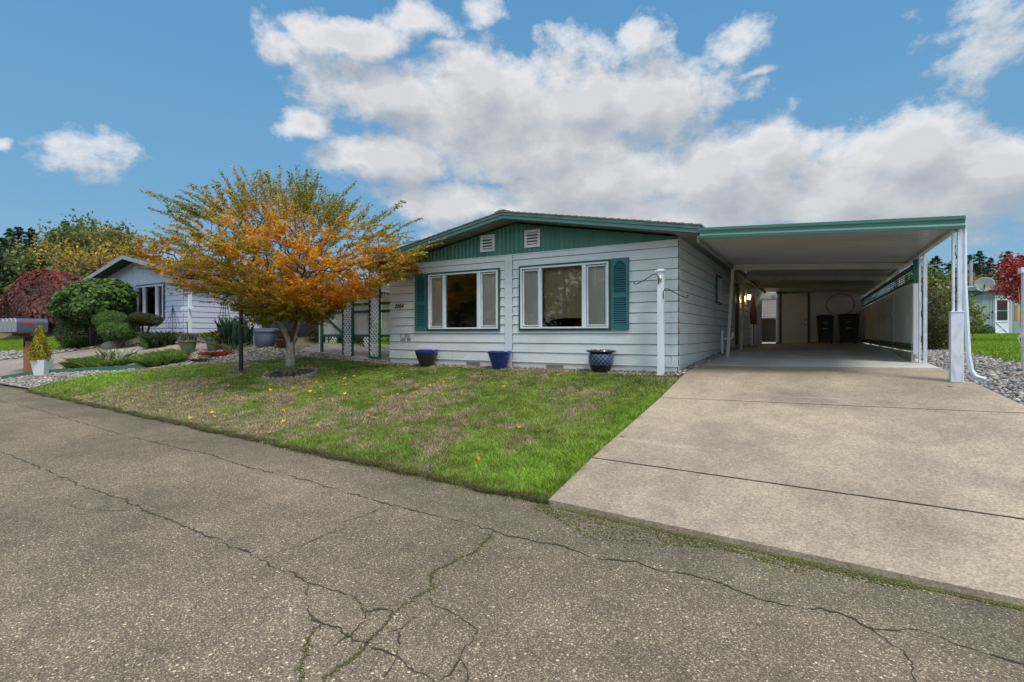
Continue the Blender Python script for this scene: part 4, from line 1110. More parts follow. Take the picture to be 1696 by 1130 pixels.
# wheeled bins
def bin_(x, label, w, big):
    z = G(x, 21.3) + .05
    b = thing('wheeled_bin', label, 'bin', (x, 21.3, z), 'wheeled bins at the back of the carport')
    h = .93; y = 21.3
    mb = MB(); a, c = w / 2 * .82, w / 2
    mb.add([(x-a, y-a, z+.06), (x+a, y-a, z+.06), (x+a, y+a, z+.06), (x-a, y+a, z+.06), (x-c, y-c, z+h), (x+c, y-c, z+h), (x+c, y+c, z+h), (x-c, y+c, z+h)],
           [(0,3,2,1),(0,1,5,4),(1,2,6,5),(2,3,7,6),(3,0,4,7)])
    mb.build('body', M['bin'], b, bevel=.02)
    MB().box(x - c - .02, x + c + .02, y - c - .05, y + c + .03, z + h, z + h + .05).box(x - c + .04, x + c - .04, y - c + .02, y + c - .02, z + h + .05, z + h + .085).build('lid', M['bin'], b, bevel=.02)
    MB().box(x - .07, x + .07, y - c + .01, y - c + .02, z + .52, z + .54).build('sticker', M['cream'], b)
    MB().box(x - .07, x + .07, y - c - .01, y - c + .01, z + .72, z + .74).build('sticker', M['cream'], b)
    for s in (-1, 1):
        MB().tube([(x + s * (a - .05), y + a, z + .10), (x + s * a, y + a, z + .10)], .1, 14).build('wheel', M['black'], b)
bin_(.24, 'narrow dark wheeled bin standing next to the storage room door', .52, 0)
bin_(.93, 'wide dark wheeled bin standing in the corner beside the louvred fence', .60, 1)
# white valve pipe beside the house wall
gp = thing('utility_pipe', 'short white pipe with a side arm rising from the gravel beside the house side wall', 'pipe', (-2.08, 13.9, G(-2.08, 13.9)))
z = G(-2.08, 13.9)
MB().tube([(-2.08, 13.9, z - .02), (-2.08, 13.9, z + .62)], .035, 10).build('standpipe', M['vinyl'], gp, smooth='auto')
MB().tube([(-2.08, 13.9, z + .42), (-1.90, 14.0, z + .42), (-1.86, 14.02, z + .46), (-1.85, 14.02, z + .58)], .028, 8).build('side_arm', M['vinyl'], gp, smooth='auto')

# things leaning at the entrance, in the shade
br = thing('folded_umbrella', 'tall folded dark umbrella leaning against the house wall under the carport', 'umbrella', (-2.0, 20.6, G(-2, 20.6) + .05))
z = G(-2, 20.6) + .05
MB().tube([(-2.0, 20.6, z), (-2.02, 20.62, z + 1.0), (-2.03, 20.64, z + 2.0)], [.02, .02, .012], 8).build('pole', M['wood'], br)
MB().tube([(-2.01, 20.61, z + .75), (-2.02, 20.62, z + 1.1), (-2.025, 20.63, z + 1.8)], [.10, .12, .03], 10).build('canopy', M['darkbark'], br)
wh = thing('hanging_ornament', 'small glass ornament hanging from the second carport beam', 'ornament', (-1.40, 15.42, 3.0))
MB().tube([(-1.40, 15.42, 2.98), (-1.40, 15.42, 2.86)], .003, 5).build('string', M['iron'], wh)
MB().lathe((-1.40, 15.42, 2.78), [(.001, 0), (.035, .025), (.035, .05), (.001, .09)], 10).build('bead', mat('amber_glass', (.5, .25, .15), rough=.1), wh)

# ---------------------------------------------------------------- front pots, hook post
def pot(name, label, x, y, prof, m, parts=(), soil=None, n=40, group=None):
    z = G(x, y) + .01
    p = thing(name, label, 'pot', (x, y, z), group)
    MB().lathe((x, y, z), prof, n).build('body', m, p, smooth='auto')
    return p, z
p, z = pot('glazed_pot', 'dark glazed pot with a blue rim, below the left picture window by the shutter', -8.05, 9.46, [(.001, 0), (.15, 0), (.16, .02), (.24, .22), (.262, .34), (.001, .34)], M['darkglaze'])
mb = MB().lathe((-8.05, 9.46, z), [(.258, .31), (.272, .33), (.285, .365), (.283, .395), (.268, .40), (.262, .37), (.25, .33)], 40)
for k in range(26):
    t = k / 26 * 2 * math.pi; c, s = math.cos(t), math.sin(t); L = .05 + .035 * ((k * 7) % 5) / 5
    mb.tube([(-8.05 + .262*c, 9.46 + .262*s, z + .33), (-8.05 + .25*c, 9.46 + .25*s, z + .33 - L)], [.014, .006], 6)
mb.build('rim', M['bluepot'], p, smooth='auto')
p, z = pot('glazed_pot', 'plain cobalt blue pot with a straight flared rim in front of the centre batten', -5.98, 9.46, [(.001, 0), (.13, 0), (.145, .02), (.20, .16), (.245, .30), (.262, .345), (.28, .35), (.284, .38), (.268, .39), (.255, .36), (.001, .34)], M['bluepot'])
def lattice_glaze():
    m, nt, b, out = new_mat('diamond_blue_glaze')
    tc = _n(nt, 'ShaderNodeTexCoord'); s = _n(nt, 'ShaderNodeSeparateXYZ'); _l(nt, tc.outputs['Object'], s.inputs[0])
    a = math_n(nt, 'MULTIPLY', math_n(nt, 'ARCTAN2', s.outputs[1], s.outputs[0]), 18 / (2*math.pi))
    zz = math_n(nt, 'MULTIPLY', s.outputs[2], 11.)
    def line(v):
        f = math_n(nt, 'ABSOLUTE', math_n(nt, 'SUBTRACT', math_n(nt, 'FRACT', v), .5)); return math_n(nt, 'LESS_THAN', f, .085)
    ln = math_n(nt, 'MAXIMUM', line(math_n(nt, 'ADD', a, zz)), line(math_n(nt, 'SUBTRACT', a, zz)))
    band = math_n(nt, 'MULTIPLY', math_n(nt, 'GREATER_THAN', s.outputs[2], .15), math_n(nt, 'LESS_THAN', s.outputs[2], .37))
    col = mixc(nt, band, (.012, .012, .014), (.02, .035, .12))
    col = mixc(nt, math_n(nt, 'MULTIPLY', ln, math_n(nt, 'MULTIPLY', band, .75)), col, (.16, .22, .34))
    _l(nt, col, b.inputs['Base Color']); b.inputs['Roughness'].default_value = .2; b.inputs['Coat Weight'].default_value = .6
    return m
p, z = pot('glazed_pot', 'rounded dark pot with a blue diamond lattice pattern and wide black lip', -3.64, 9.48, [(.001, 0), (.14, 0), (.16, .01), (.20, .08), (.245, .20), (.255, .29), (.235, .38), (.215, .40)], lattice_glaze())
MB().lathe((-3.64, 9.48, z), [(.22, .385), (.285, .40), (.295, .42), (.285, .435), (.23, .44), (.21, .40)], 40).build('rim', M['darkglaze'], p, smooth='auto')
z = G(-2.46, 9.42)
hp = thing('hanger_post', 'tall white post with two curled iron plant hooks by the front right house corner', 'post', (-2.46, 9.42, z))
MB().box(-2.515, -2.405, 9.365, 9.475, z - .02, 2.63).build('post', M['vinyl'], hp, bevel=.006)
MB().box(-2.545, -2.375, 9.335, 9.505, 2.63, 2.65).lathe((-2.46, 9.42, 2.65), [(.085, 0), (.075, .02), (.05, .03), (.001, .035)], 20).build('cap', M['peel'], hp)
def hook(x0, z0, s):
    return [(x0, 9.36, z0 - .16), (x0, 9.36, z0 - .03), (x0 + s*.03, 9.355, z0 + .015), (x0 + s*.10, 9.35, z0 + .01), (x0 + s*.22, 9.34, z0 - .07), (x0 + s*.34, 9.33, z0 - .13), (x0 + s*.41, 9.325, z0 - .155), (x0 + s*.445, 9.325, z0 - .14), (x0 + s*.44, 9.325, z0 - .115), (x0 + s*.42, 9.325, z0 - .12)]
MB().tube(hook(-2.49, 2.57, -1), .0085, 7).build('hook', M['iron'], hp)
MB().tube(hook(-2.40, 2.29, 1), .0085, 7).build('hook', M['iron'], hp)
MB().tube([(-2.46, 9.36, 2.56), (-2.45, 9.34, 2.5), (-2.44, 9.35, 2.43)], [.02, .028, .012], 8).build('wasp_nest_scrap', M['metal'], hp)

# ---------------------------------------------------------------- entry arbour and railing left of the house
def lattice(mb, x0, x1, y, z0, z1, s=.118, w=.042):
    """diagonal strips clipped to the rectangle, two layers"""
    for d, yy in ((1, y), (-1, y + .009)):
        k = -int((z1 - z0) / s) - 2
        while k * s < (x1 - x0) + (z1 - z0):
            # line: x - x0 = d*(z - z0) + k*s (d=1) ; for d=-1 x-x0 = -(z-z0)+k*s
            pts = []
            if d == 1:
                za = max(z0, z0 - k * s); zb = min(z1, z0 + (x1 - x0) - k * s); f = lambda z: x0 + (z - z0) + k * s
            else:
                za = max(z0, z0 + k * s - (x1 - x0)); zb = min(z1, z0 + k * s); f = lambda z: x0 - (z - z0) + k * s
            if zb - za > .012:
                mb.bar((f(za), yy, za), (f(zb), yy, zb), .008, w, up=(0, 1, 0))
            k += 1.0 if False else 1
def bar_up_fix(): pass
def lattice_column(xa, xb, y, z0, z1, label):
    c = thing('lattice_column', label, 'trellis column', ((xa + xb) / 2, y, z0), 'lattice columns of the entry arbour')
    t = .035
    MB().box(xa, xa + t, y - .03, y + .03, z0, z1).box(xb - t, xb, y - .03, y + .03, z0, z1).box(xa + t, xb - t, y - .03, y + .03, z0, z0 + .05).box(xa + t, xb - t, y - .03, y + .03, z1 - .05, z1).build('frame', M['dgreen'], c, bevel=.003)
    mb = MB(); lattice(mb, xa + t, xb - t, y, z0 + .05, z1 - .05); mb.build('lattice_panel', M['lattice'], c)
zf = .83
lattice_column(-11.44, -11.03, 9.86, zf, 2.62, 'green-framed white lattice column at the front, on the left and ending below the maple branches')
lattice_column(-10.40, -9.99, 9.86, zf, 3.22, 'tall green-framed white lattice column at the front, nearest the house wall')
lattice_column(-13.92, -13.46, 11.4, zf - .05, 2.55, 'lattice column at the back behind the gate panel, on the left')
lattice_column(-12.30, -11.95, 11.4, zf - .05, 2.55, 'lattice column at the back seen between the two front columns')
def pickets(x0, x1, y, z0, z1, label, cat, diag=False):
    p = thing('picket_railing', label, cat, ((x0 + x1) / 2, y, z0))
    mb = MB(); n = max(2, int((x1 - x0) / .098)); w = (x1 - x0) / n
    for i in range(n):
        a = x0 + i * w + .004; b = x0 + (i + 1) * w - .004; c = (a + b) / 2
        mb.prism([(a, z0), (b, z0), (b, z1 - .06), (b - .012, z1 - .045), (c, z1), (a + .012, z1 - .045), (a, z1 - .06)], y, y + .014)
    mb.build('picket', M['lattice'], p)
    mb = MB()
    for lo, hi in ((z0 - .035, z0 + .035), (2.06, 2.13), (2.27, 2.335)):
        MB().box(x0, x1, y - .03, y - .001, lo, hi).build('rail', M['dgreen'], p, bevel=.003)
    if diag: MB().bar((x0 + .04, y - .017, 2.03), (x1 - .03, y - .017, 1.50), .028, .07, up=(0, 0, 1)).build('brace', M['dgreen'], p, bevel=.003)
    return p
g_ = pickets(-12.32, -11.45, 9.90, 1.44, 2.31, 'white boarded gate with a green frame and diagonal brace, floating above the path', 'gate', True)
MB().box(-12.46, -12.40, 9.86, 9.92, .72, 2.40).build('post', M['vinyl'], g_)
MB().box(-12.395, -12.325, 9.86, 9.92, .74, 2.36).build('post', M['dgreen'], g_)
pickets(-11.02, -10.41, 9.90, 1.44, 2.53, 'short white picket railing with green rails between the two lattice columns', 'railing')
pickets(-9.98, -9.54, 9.90, 1.44, 2.56, 'short white picket railing with green rails against the house corner', 'railing')
MB().box(-14.02, -13.93, 11.35, 11.45, .75, 2.45).build('porch_post', M['peel'])
tag(bpy.data.objects['porch_post'], 'slender white porch post behind the arbour gate', 'post')
# porch in deep shade beside the house
po = thing('porch_canopy', 'dark shaded porch canopy attached to the left side of the house behind the arbour', 'porch', (-10.6, 13, G(-10.6, 13)))
MB().box(-12.6, -9.62, 12.6, 20, 3.0, 3.08).build('canopy_roof', M['soffit'], po)
MB().box(-9.60, -9.56, 10.2, 20, .9, 3.0).build('screen', M['interior'], po)

# ---------------------------------------------------------------- neighbour house (left)
nb = thing('neighbour_house', 'pale blue single-storey house with dark roof behind clipped shrubs on the left', 'house', (-23, 9.8, G(-23, 9.8)))
NX0, NX1, NP = -27.2, -19.81, -23.05
def nz(x, b=4.48): return b - .21 * abs(x - NP)
mb = siding_mb(MB(), 'Y', 9.8, NX0, NX1, 1.15, 3.36, .2035, 1.5, [(-23.3, -21.1, 2.05, 3.62)])
mb.build('front_wall', M['siding_blue'], nb)
MB().box(NX0, NX1, 9.81, 9.87, 1.0, 2.05).box(NX0, -23.3, 9.81, 9.87, 2.05, 3.4).box(-21.1, NX1, 9.81, 9.87, 2.05, 3.4).build('wall_core', M['siding_blue'], nb)
mb = siding_mb(MB(), 'X', NX1, 9.8, 24, 1.15, 3.5, .2035, 1.5, [], face=1); mb.box(NX1 - .08, NX1 - .004, 9.88, 24, 1.0, 3.5)
mb.build('side_wall', M['siding_blue'], nb)
mb = MB(); x = NX0
while x < NX1 - .01:
    b = min(x + .405, NX1); mb.prism([(x, 3.38), (b - .012, 3.38), (b - .012, nz(b - .012)), (x, nz(x))] if not (x < NP < b) else [(x, 3.38), (b - .012, 3.38), (b - .012, nz(b)), (NP, nz(NP)), (x, nz(x))], 9.775, 9.80); x += .405
mb.build('gable_panel', M['siding_blue'], nb)
mb = MB()
for xa, xb in ((NX0 - .55, NP), (NP, NX1 + .55)):
    mb.add([(xa, 9.2, nz(xa)), (xb, 9.2, nz(xb)), (xb, 24, nz(xb)), (xa, 24, nz(xa)), (xa, 9.2, nz(xa)+.06), (xb, 9.2, nz(xb)+.06), (xb, 24, nz(xb)+.06), (xa, 24, nz(xa)+.06)], [(0,3,2,1),(4,5,6,7),(0,1,5,4),(1,2,6,5),(2,3,7,6),(3,0,4,7)])
mb.build('roof', mat('dark_shingle', (.05, .05, .055), (.035, .035, .04), 12, .9), nb)
mb = MB()
for xa, xb in ((NX0 - .55, NP), (NP, NX1 + .55)):
    mb.add([(xa, 9.17, nz(xa)-.1), (xb, 9.17, nz(xb)-.1), (xb, 9.198, nz(xb)-.1), (xa, 9.198, nz(xa)-.1), (xa, 9.17, nz(xa)+.05), (xb, 9.17, nz(xb)+.05), (xb, 9.198, nz(xb)+.05), (xa, 9.198, nz(xa)+.05)], [(0,3,2,1),(4,5,6,7),(0,1,5,4),(1,2,6,5),(2,3,7,6),(3,0,4,7)])
mb.build('fascia', mat('dull_fascia', (.30, .33, .40), (.25, .28, .34)), nb)
mb = MB(); bz = M['mailbox']
slate = mat('slate_trim', (.085, .105, .15))
for a, b, c, d in ((-23.3, -21.1, 3.36, 3.42), (-23.3, -21.1, 2.05, 2.11), (-23.3, -23.24, 2.11, 3.36), (-21.16, -21.1, 2.11, 3.36)): mb.box(a, b, 9.74, 9.80, c, d)
w = mb.build('window_trim', slate, nb)
mb = MB()
for a, b, c, d in ((-23.24, -21.16, 3.31, 3.36), (-23.24, -21.16, 2.11, 2.16), (-23.24, -23.18, 2.16, 3.31), (-21.22, -21.16, 2.16, 3.31), (-22.72, -22.64, 2.16, 3.31), (-21.72, -21.62, 2.16, 3.31)): mb.box(a, b, 9.73, 9.85, c, d)
mb.build('frame', M['vinyl'], w)
MB().box(-23.2, -21.2, 9.80, 9.806, 2.12, 3.34).build('pane', M['glass'], w)
MB().box(-23.3, -21.1, 10.0, 10.01, 2.0, 3.4).build('curtain', mat('green_curtain', (.12, .20, .20), (.06, .10, .11), 6., stretch=(3, 1, .1)), w)
mb = MB()
for a, b, c, d in ((-24.2, -23.6, 1.75, 2.75),): mb.box(a, b, 9.75, 9.78, c, d)
mb.build('window', slate, nb)
cpn = thing('patio_cover', 'white beam patio cover on posts along the side of the pale blue house', 'patio cover', (-18, 9.4, G(-18, 9.4)))
z = G(-18.47, 9.34)
MB().box(-18.515, -18.425, 9.30, 9.39, z, 3.2).build('post', M['vinyl'], cpn)
MB().box(-18.92, -18.12, 9.27, 9.295, 2.33, 2.42).build('crossbar', M['vinyl'], cpn)
MB().box(-18.6, -15.3, 9.3, 20, 3.2, 3.30).build('roof_pan', M['soffit'], cpn)
z = G(-15.6, 9.75)
MB().box(-15.75, -15.55, 9.7, 9.85, z, 3.2).build('post', M['vinyl'], cpn)
MB().box(-15.40, -15.33, 9.72, 9.80, z, 3.2).build('post', M['peel'], cpn)
dk = thing('dark_wall', 'slate blue boarded wall in shade behind the pale blue pot', 'wall', (-15, 13, G(-15, 13)))
mb = siding_mb(MB(), 'Y', 13.0, -19.8, -14.2, 1.0, 3.2, .3, 1.5, []); mb.box(-19.8, -14.2, 13.01, 13.1, .9, 3.2)
mb.build('boards', mat('slate_boards', (.10, .12, .16)), dk)
fb = thing('boundary_fence', 'weathered white board fence far behind the maple trunk and shrub', 'fence', (-16, 17, G(-16, 17)))
mb = MB()
for k in range(60): mb.box(-20 + k * .12, -20 + k * .12 + .11, 15.0, 15.03, 1.0, 2.55)
mb.build('boards', M['white'], fb)

# ---------------------------------------------------------------- leaf builders
def leaf_mesh(name, P, N, U, S, C, m, parent=None, kind='kite', jitter=True):
    """P centres, N leaf normals, U leaf direction, S sizes, C colours"""
    n = len(P)
    N = N / (np.linalg.norm(N, axis=1, keepdims=True) + 1e-9)
    U = U - N * (U * N).sum(1, keepdims=True); U /= (np.linalg.norm(U, axis=1, keepdims=True) + 1e-9)
    W = np.cross(N, U)
    def at(u, w, h=0.): return P + (U * u + W * w + N * h) * S[:, None]
    if kind == 'kite':
        vs = [at(-.5, 0), at(.0, .30, .06), at(.55, 0, -.05), at(.0, -.30, .06)]; F = np.array([[0, 1, 2, 3]])
    elif kind == 'maple':
        vs = [at(-.45, 0), at(-.12, .14), at(-.05, .52, -.05), at(.12, .16, .03), at(.62, 0, -.10), at(.12, -.16, .03), at(-.05, -.52, -.05), at(-.12, -.14)]
        F = np.array([[0, 1, 3, 5], [0, 5, 7, 0], [1, 2, 3, 1], [3, 4, 5, 3], [5, 6, 7, 5]])
        vs2 = np.stack(vs, 1)
        T = np.array([[0, 1, 3], [0, 3, 5], [0, 5, 7], [1, 2, 3], [3, 4, 5], [5, 6, 7]])
        F = T
        k = 8
        V = vs2.reshape(-1, 3); FF = (np.arange(n)[:, None, None] * k + F[None]).reshape(-1, 3)
        return np_mesh(name, V, FF, np.repeat(C, k, 0), m, parent)
    else:   # blade / needle spray
        vs = [at(-.5, .07), at(.5, .02), at(.5, -.02), at(-.5, -.07)]; F = np.array([[0, 1, 2, 3]])
    k = 4
    V = np.stack(vs, 1).reshape(-1, 3); FF = (np.arange(n)[:, None, None] * k + F[None]).reshape(-1, 4)
    return np_mesh(name, V, FF, np.repeat(C, k, 0), m, parent)
def unit(n):
    v = rng.normal(0, 1, (n, 3)); return v / np.linalg.norm(v, axis=1, keepdims=True)
def pick(pal, n, lo=.7, hi=1.25):
    pal = np.array(pal); return pal[rng.integers(0, len(pal), n)] * rng.uniform(lo, hi, (n, 1))
def shade_by_depth(C, k): return C * k[:, None]

# blob shrub: leaves near the surface of lumpy ellipsoids
def shrub_crown(name, blobs, n, size, pal, parent, kind='kite', m='leaf', lump=.14, toppal=None, upbias=.35, dark=.35, inner=.35):
    P = []; NN = []; CC = []
    vol = np.array([b[3] * b[4] + b[3] * b[5] + b[4] * b[5] for b in blobs]); cnt = (n * vol / vol.sum()).astype(int)
    for (cx, cy, cz_, rx_, ry_, rz_), c in zip(blobs, cnt):
        d = unit(c); f = np.array([mn.noise(Vector(q * 2.6 + cx)) for q in d[:min(c, 4000)]])
        if c > 4000: f = np.concatenate([f, rng.normal(0, .3, c - 4000)])
        r = (1 + lump * f * 2) * (1 - rng.random(c) ** 2 * inner)
        q = d * r[:, None] * np.array([rx_, ry_, rz_]) + np.array([cx, cy, cz_])
        gzv = gz(q[:, 0], q[:, 1]); q[:, 2] = np.maximum(q[:, 2], gzv + .02)
        P.append(q); nn = d + rng.normal(0, .55, (c, 3)); nn[:, 2] += upbias; NN.append(nn)
        col = pick(pal, c)
        if toppal is not None:
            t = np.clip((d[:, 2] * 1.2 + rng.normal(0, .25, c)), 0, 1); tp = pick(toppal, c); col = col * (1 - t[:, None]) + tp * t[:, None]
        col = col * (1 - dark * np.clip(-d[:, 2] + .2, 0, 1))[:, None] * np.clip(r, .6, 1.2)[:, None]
        # clump variation
        cl = .75 + .5 * fbm(q[:, 0] * 3 + q[:, 2] * 2, q[:, 1] * 3 + q[:, 2], 1.1, 3)
        CC.append(col * cl[:, None])
    P = np.concatenate(P); NN = np.concatenate(NN); CC = np.concatenate(CC)
    return leaf_mesh(name, P, NN, unit(len(P)), size * rng.uniform(.7, 1.3, len(P)), CC, M[m], parent, kind)
def shrub(name, label, cat, blobs, n, size, pal, stems=3, group=None, **kw):
    cx = np.mean([b[0] for b in blobs]); cy = np.mean([b[1] for b in blobs]); z = G(cx, cy)
    t = thing(name, label, cat, (cx, cy, z), group)
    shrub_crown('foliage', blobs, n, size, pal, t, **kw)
    mb = MB()
    for k in range(stems):
        b = blobs[k % len(blobs)]
        mb.tube([(cx + random.uniform(-.08, .08), cy + random.uniform(-.08, .08), z - .03), ((cx + b[0]) / 2 + random.uniform(-.1, .1), (cy + b[1]) / 2, (z + b[2]) / 2), (b[0], b[1], b[2])], [.05, .035, .015], 6)
    mb.build('stem', M['darkbark'], t)
    return t
DG = [(0.068, 0.128, 0.041), (0.097, 0.176, 0.049), (0.051, 0.097, 0.035)]
MG = [(0.111, 0.208, 0.046), (0.156, 0.273, 0.058), (0.085, 0.163, 0.039)]

# ---------------------------------------------------------------- the Japanese maple on the lawn
def japanese_maple():
    bx_, by_ = -10.82, 7.75; z0 = G(bx_, by_)
    t = thing('japanese_maple', 'spreading vase-shaped maple with orange and green autumn leaves and pale bark on the lawn', 'tree', (bx_, by_, z0))
    r = np.random.default_rng(11)
    # envelope of the crown (height above ground of base -> radius)
    env = [(1.12, .35), (1.35, .7), (1.68, 1.2), (2.0, 1.9), (2.3, 2.65), (2.6, 3.15), (2.95, 3.3), (3.25, 2.9), (3.55, 2.2), (3.8, 1.5), (4.1, .6)]
    def er(z): return np.interp(z, [e[0] for e in env], [e[1] for e in env])
    nodes = [np.array([bx_, by_, z0 - .05])]; parent = [-1]
    def add(p, par): nodes.append(np.array(p, float)); parent.append(par); return len(nodes) - 1
    # trunk and fork
    base = 0
    for h, ox in ((.25, 0.0), (.5, .01), (.72, .015)): base = add((bx_ + ox, by_, z0 + h), base)
    stems = []
    for (dx, dy, dz, rad) in ((-.26, -.06, .50, 0), (.26, -.04, .55, 0), (.04, .18, .5, 0)):
        k = base
        for s_ in (.35, .7, 1.): k = add((bx_ + .015 + dx * s_ ** 1.1, by_ + dy * s_, z0 + .72 + dz * s_), k)
        stems.append(k)
    # limbs
    nl = 17
    for i in range(nl):
        a = 2 * math.pi * i / nl + r.uniform(-.15, .15); el = r.uniform(.30, 1.25)
        if i % 3 == 0: el = r.uniform(.22, .45)
        d = np.array([math.cos(a) * math.cos(el), math.sin(a) * math.cos(el), math.sin(el)])
        st = min(stems, key=lambda s: np.linalg.norm(nodes[s][:2] + 0 - (np.array([bx_, by_]) + d[:2] * .2)))
        k = st; p = nodes[st].copy(); L = r.uniform(1.1, 1.7)
        for s_ in range(9):
            dd = d + np.array([0, 0, .22 * (1 - s_ / 5)]) + r.normal(0, .10, 3)
            p = p + dd / np.linalg.norm(dd) * L / 9
            rr = math.hypot(p[0] - bx_, p[1] - by_)
            if rr > er(p[2] - z0): break
            k = add(p, k)
    A = []
    while len(A) < 1400:
        h = r.uniform(1.1, 4.15); R_ = er(h); rad = R_ * r.random() ** .55; a = r.uniform(0, 2 * math.pi)
        lum = 1 + .16 * mn.noise(Vector((math.cos(a) * 2, math.sin(a) * 2, h * 1.3)))
        if rad > R_ * lum: continue
        if h < 1.4 and rad < .5: continue
        if h > 2.9 and r.random() < (h - 2.9) * .62: continue
        A.append((bx_ + math.cos(a) * rad * lum, by_ + math.sin(a) * rad * lum * .92, z0 + h))
    A = np.array(A); c0 = np.array([bx_, by_, z0 + 1.1])
    A = A[np.argsort(np.linalg.norm(A - c0, axis=1))]
    tips = []
    for tg in A:
        NA = np.array(nodes[base + 1:]); d = tg - NA; L = np.linalg.norm(d, axis=1)
        # prefer nodes closer to the root so branches radiate
        outw = np.linalg.norm(NA - c0, axis=1); to = np.linalg.norm(tg - c0)
        cost = L + .35 * outw * 0 + np.where(outw > to, 2.0, 0) + np.where(d[:, 2] < -.25, 1.2, 0)
        k = int(np.argmin(cost)) + base + 1; p = nodes[k].copy(); dist = np.linalg.norm(tg - p)
        if dist < .04: tips.append(k); continue
        steps = max(1, int(dist / .14)); pd = (p - nodes[parent[k]]); pd /= np.linalg.norm(pd) + 1e-6
        q0 = p; q1 = p + pd * dist * .35 + np.array([0, 0, dist * .08]); q2 = tg
        for s_ in range(1, steps + 1):
            u = s_ / steps; q = (1-u)**2*q0 + 2*u*(1-u)*q1 + u*u*q2 + (r.normal(0, .012, 3) if s_ < steps else 0)
            k = add(q, k)
        tips.append(k)
    nodes_ = np.array(nodes); par = np.array(parent)
    cnt = np.zeros(len(nodes_)); 
    for k in tips: cnt[k] += 1
    for i in range(len(nodes_) - 1, 0, -1): cnt[par[i]] += cnt[i]
    rad = np.clip(.0034 * np.maximum(cnt, .6) ** .47, .0030, .10)
    rad[:4] = [.135, .108, .098, .102]
    # build branch tubes as chains
    child = {}
    for i in range(1, len(par)): child.setdefault(par[i], []).append(i)
    mbT, mbB = MB(), MB()
    starts = [(0, None)]
    while starts:
        s, pre = starts.pop(); chain = ([pre] if pre is not None else []) + [s]; cur = s
        while cur in child:
            ch = sorted(child[cur], key=lambda c: -cnt[c])
            for c in ch[1:]: starts.append((c, cur))
            cur = ch[0]; chain.append(cur)
        rr = [float(min(rad[c], rad[chain[1]] * 1.05 if (j == 0 and pre is not None) else 9)) for j, c in enumerate(chain)]
        big = rr[min(1, len(rr)-1)] > .055
        (mbT if big else mbB).tube([tuple(nodes_[c]) for c in chain], rr, 9 if big else 4, cap=False)
    tk = mbT.build('trunk', M['bark'], t, smooth=True)
    # root flare
    mb = MB()
    for k in range(7):
        a = k / 7 * 6.28 + .3; c, s = math.cos(a), math.sin(a)
        mb.tube([(bx_ + c*.04, by_ + s*.04, z0 + .26), (bx_ + c*.12, by_ + s*.12, z0 + .10), (bx_ + c*.20, by_ + s*.20, z0 + .0)], [.05, .07, .035], 7)
    mb.build('root_flare', mat('mossy_bark', (.16, .14, .09), (.07, .09, .02), 9., .9, .6, 30), t, smooth=True)
    mbB.build('branch', M['darkbark'], t)
    # leaf sprays: horizontal twigs radiating outwards
    TP, TD = [], []
    outer = [i for i in range(base + 4, len(nodes_)) if cnt[i] <= 9]
    for k in outer:
        p = nodes_[k]; rho = p[:2] - np.array([bx_, by_]); rr = np.linalg.norm(rho); h = p[2] - z0
        od = np.array([*(rho / (rr + .01)), .0])
        n_s = 2 if cnt[k] > 1.5 else 3
        if h < 2.9: n_s += 1
        frac = rr / er(h)
        if h > 2.9 and r.random() < .5 + .3 * (h - 2.9): n_s -= 2
        if h > 3.6: n_s = min(n_s, 1)
        for _ in range(n_s):
            rd = (p - c0) * np.array([1, 1, .55]); rd = rd / (np.linalg.norm(rd) + .01)
            d = rd * r.uniform(.7, 1.3) + r.normal(0, .36, 3) * np.array([1, 1, .8]) + np.array([0, 0, .05])
            TP.append(p); TD.append(d / np.linalg.norm(d))
    # long whips at the periphery
    whip = []
    for k in tips:
        p = nodes_[k]; rho = p[:2] - np.array([bx_, by_]); rr = np.linalg.norm(rho); h = p[2] - z0
        if (rr > .84 * er(h) or h > 3.2) and r.random() < .85 and h > 1.4:
            d = (p - c0) / np.linalg.norm(p - c0) * np.array([1, 1, .45 if rr > 1.3 else .9]) + np.array([0, 0, .08]) + r.normal(0, .13, 3)
            whip.append((p, d / np.linalg.norm(d), r.uniform(.4, .85) + (.35 * r.random() if h > 2.4 else 0)))
    P, D = [], []; twig = MB()
    for p, d in zip(TP, TD):
        L = r.uniform(.18, .42); n = int(L / .030)
        s_ = np.linspace(.1, 1, n); q = p + np.outer(s_ * L, d); q[:, 2] -= (s_ * L) ** 2 * .30
        P.append(np.repeat(q, 2, 0)); D.append(np.repeat(d[None], 2 * n, 0))
    for p, d, L in whip:
        n = int(L / .036); s_ = np.linspace(.0, 1, n); q = p + np.outer(s_ * L, d); q[:, 2] -= (s_ * L) ** 2 * .16
        P.append(np.repeat(q, 2, 0)); D.append(np.repeat(d[None], 2 * n, 0))
        twig.tube([tuple(x) for x in q[::4]], [.004] * len(q[::4]), 3, cap=False)
    twig.build('twig', M['darkbark'], t)
    P = np.concatenate(P); D = np.concatenate(D); n = len(P)
    side = np.tile([1, -1], n // 2 + 1)[:n]
    W = np.cross(D, np.array([0, 0, 1.])); W /= np.linalg.norm(W, axis=1, keepdims=True) + 1e-6
    P = P + W * (side * r.uniform(.015, .05, n))[:, None] + r.normal(0, .012, (n, 3))
    U = W * side[:, None] * .9 + D * .7 + r.normal(0, .25, (n, 3)); U[:, 2] -= .25
    N = np.array([-.15, -.35, .8]) + r.normal(0, .50, (n, 3))
    h = P[:, 2] - z0; rho = np.hypot(P[:, 0] - bx_, P[:, 1] - by_)
    reln = rho / np.maximum(np.interp(h, [e[0] for e in env], [e[1] for e in env]), .3)
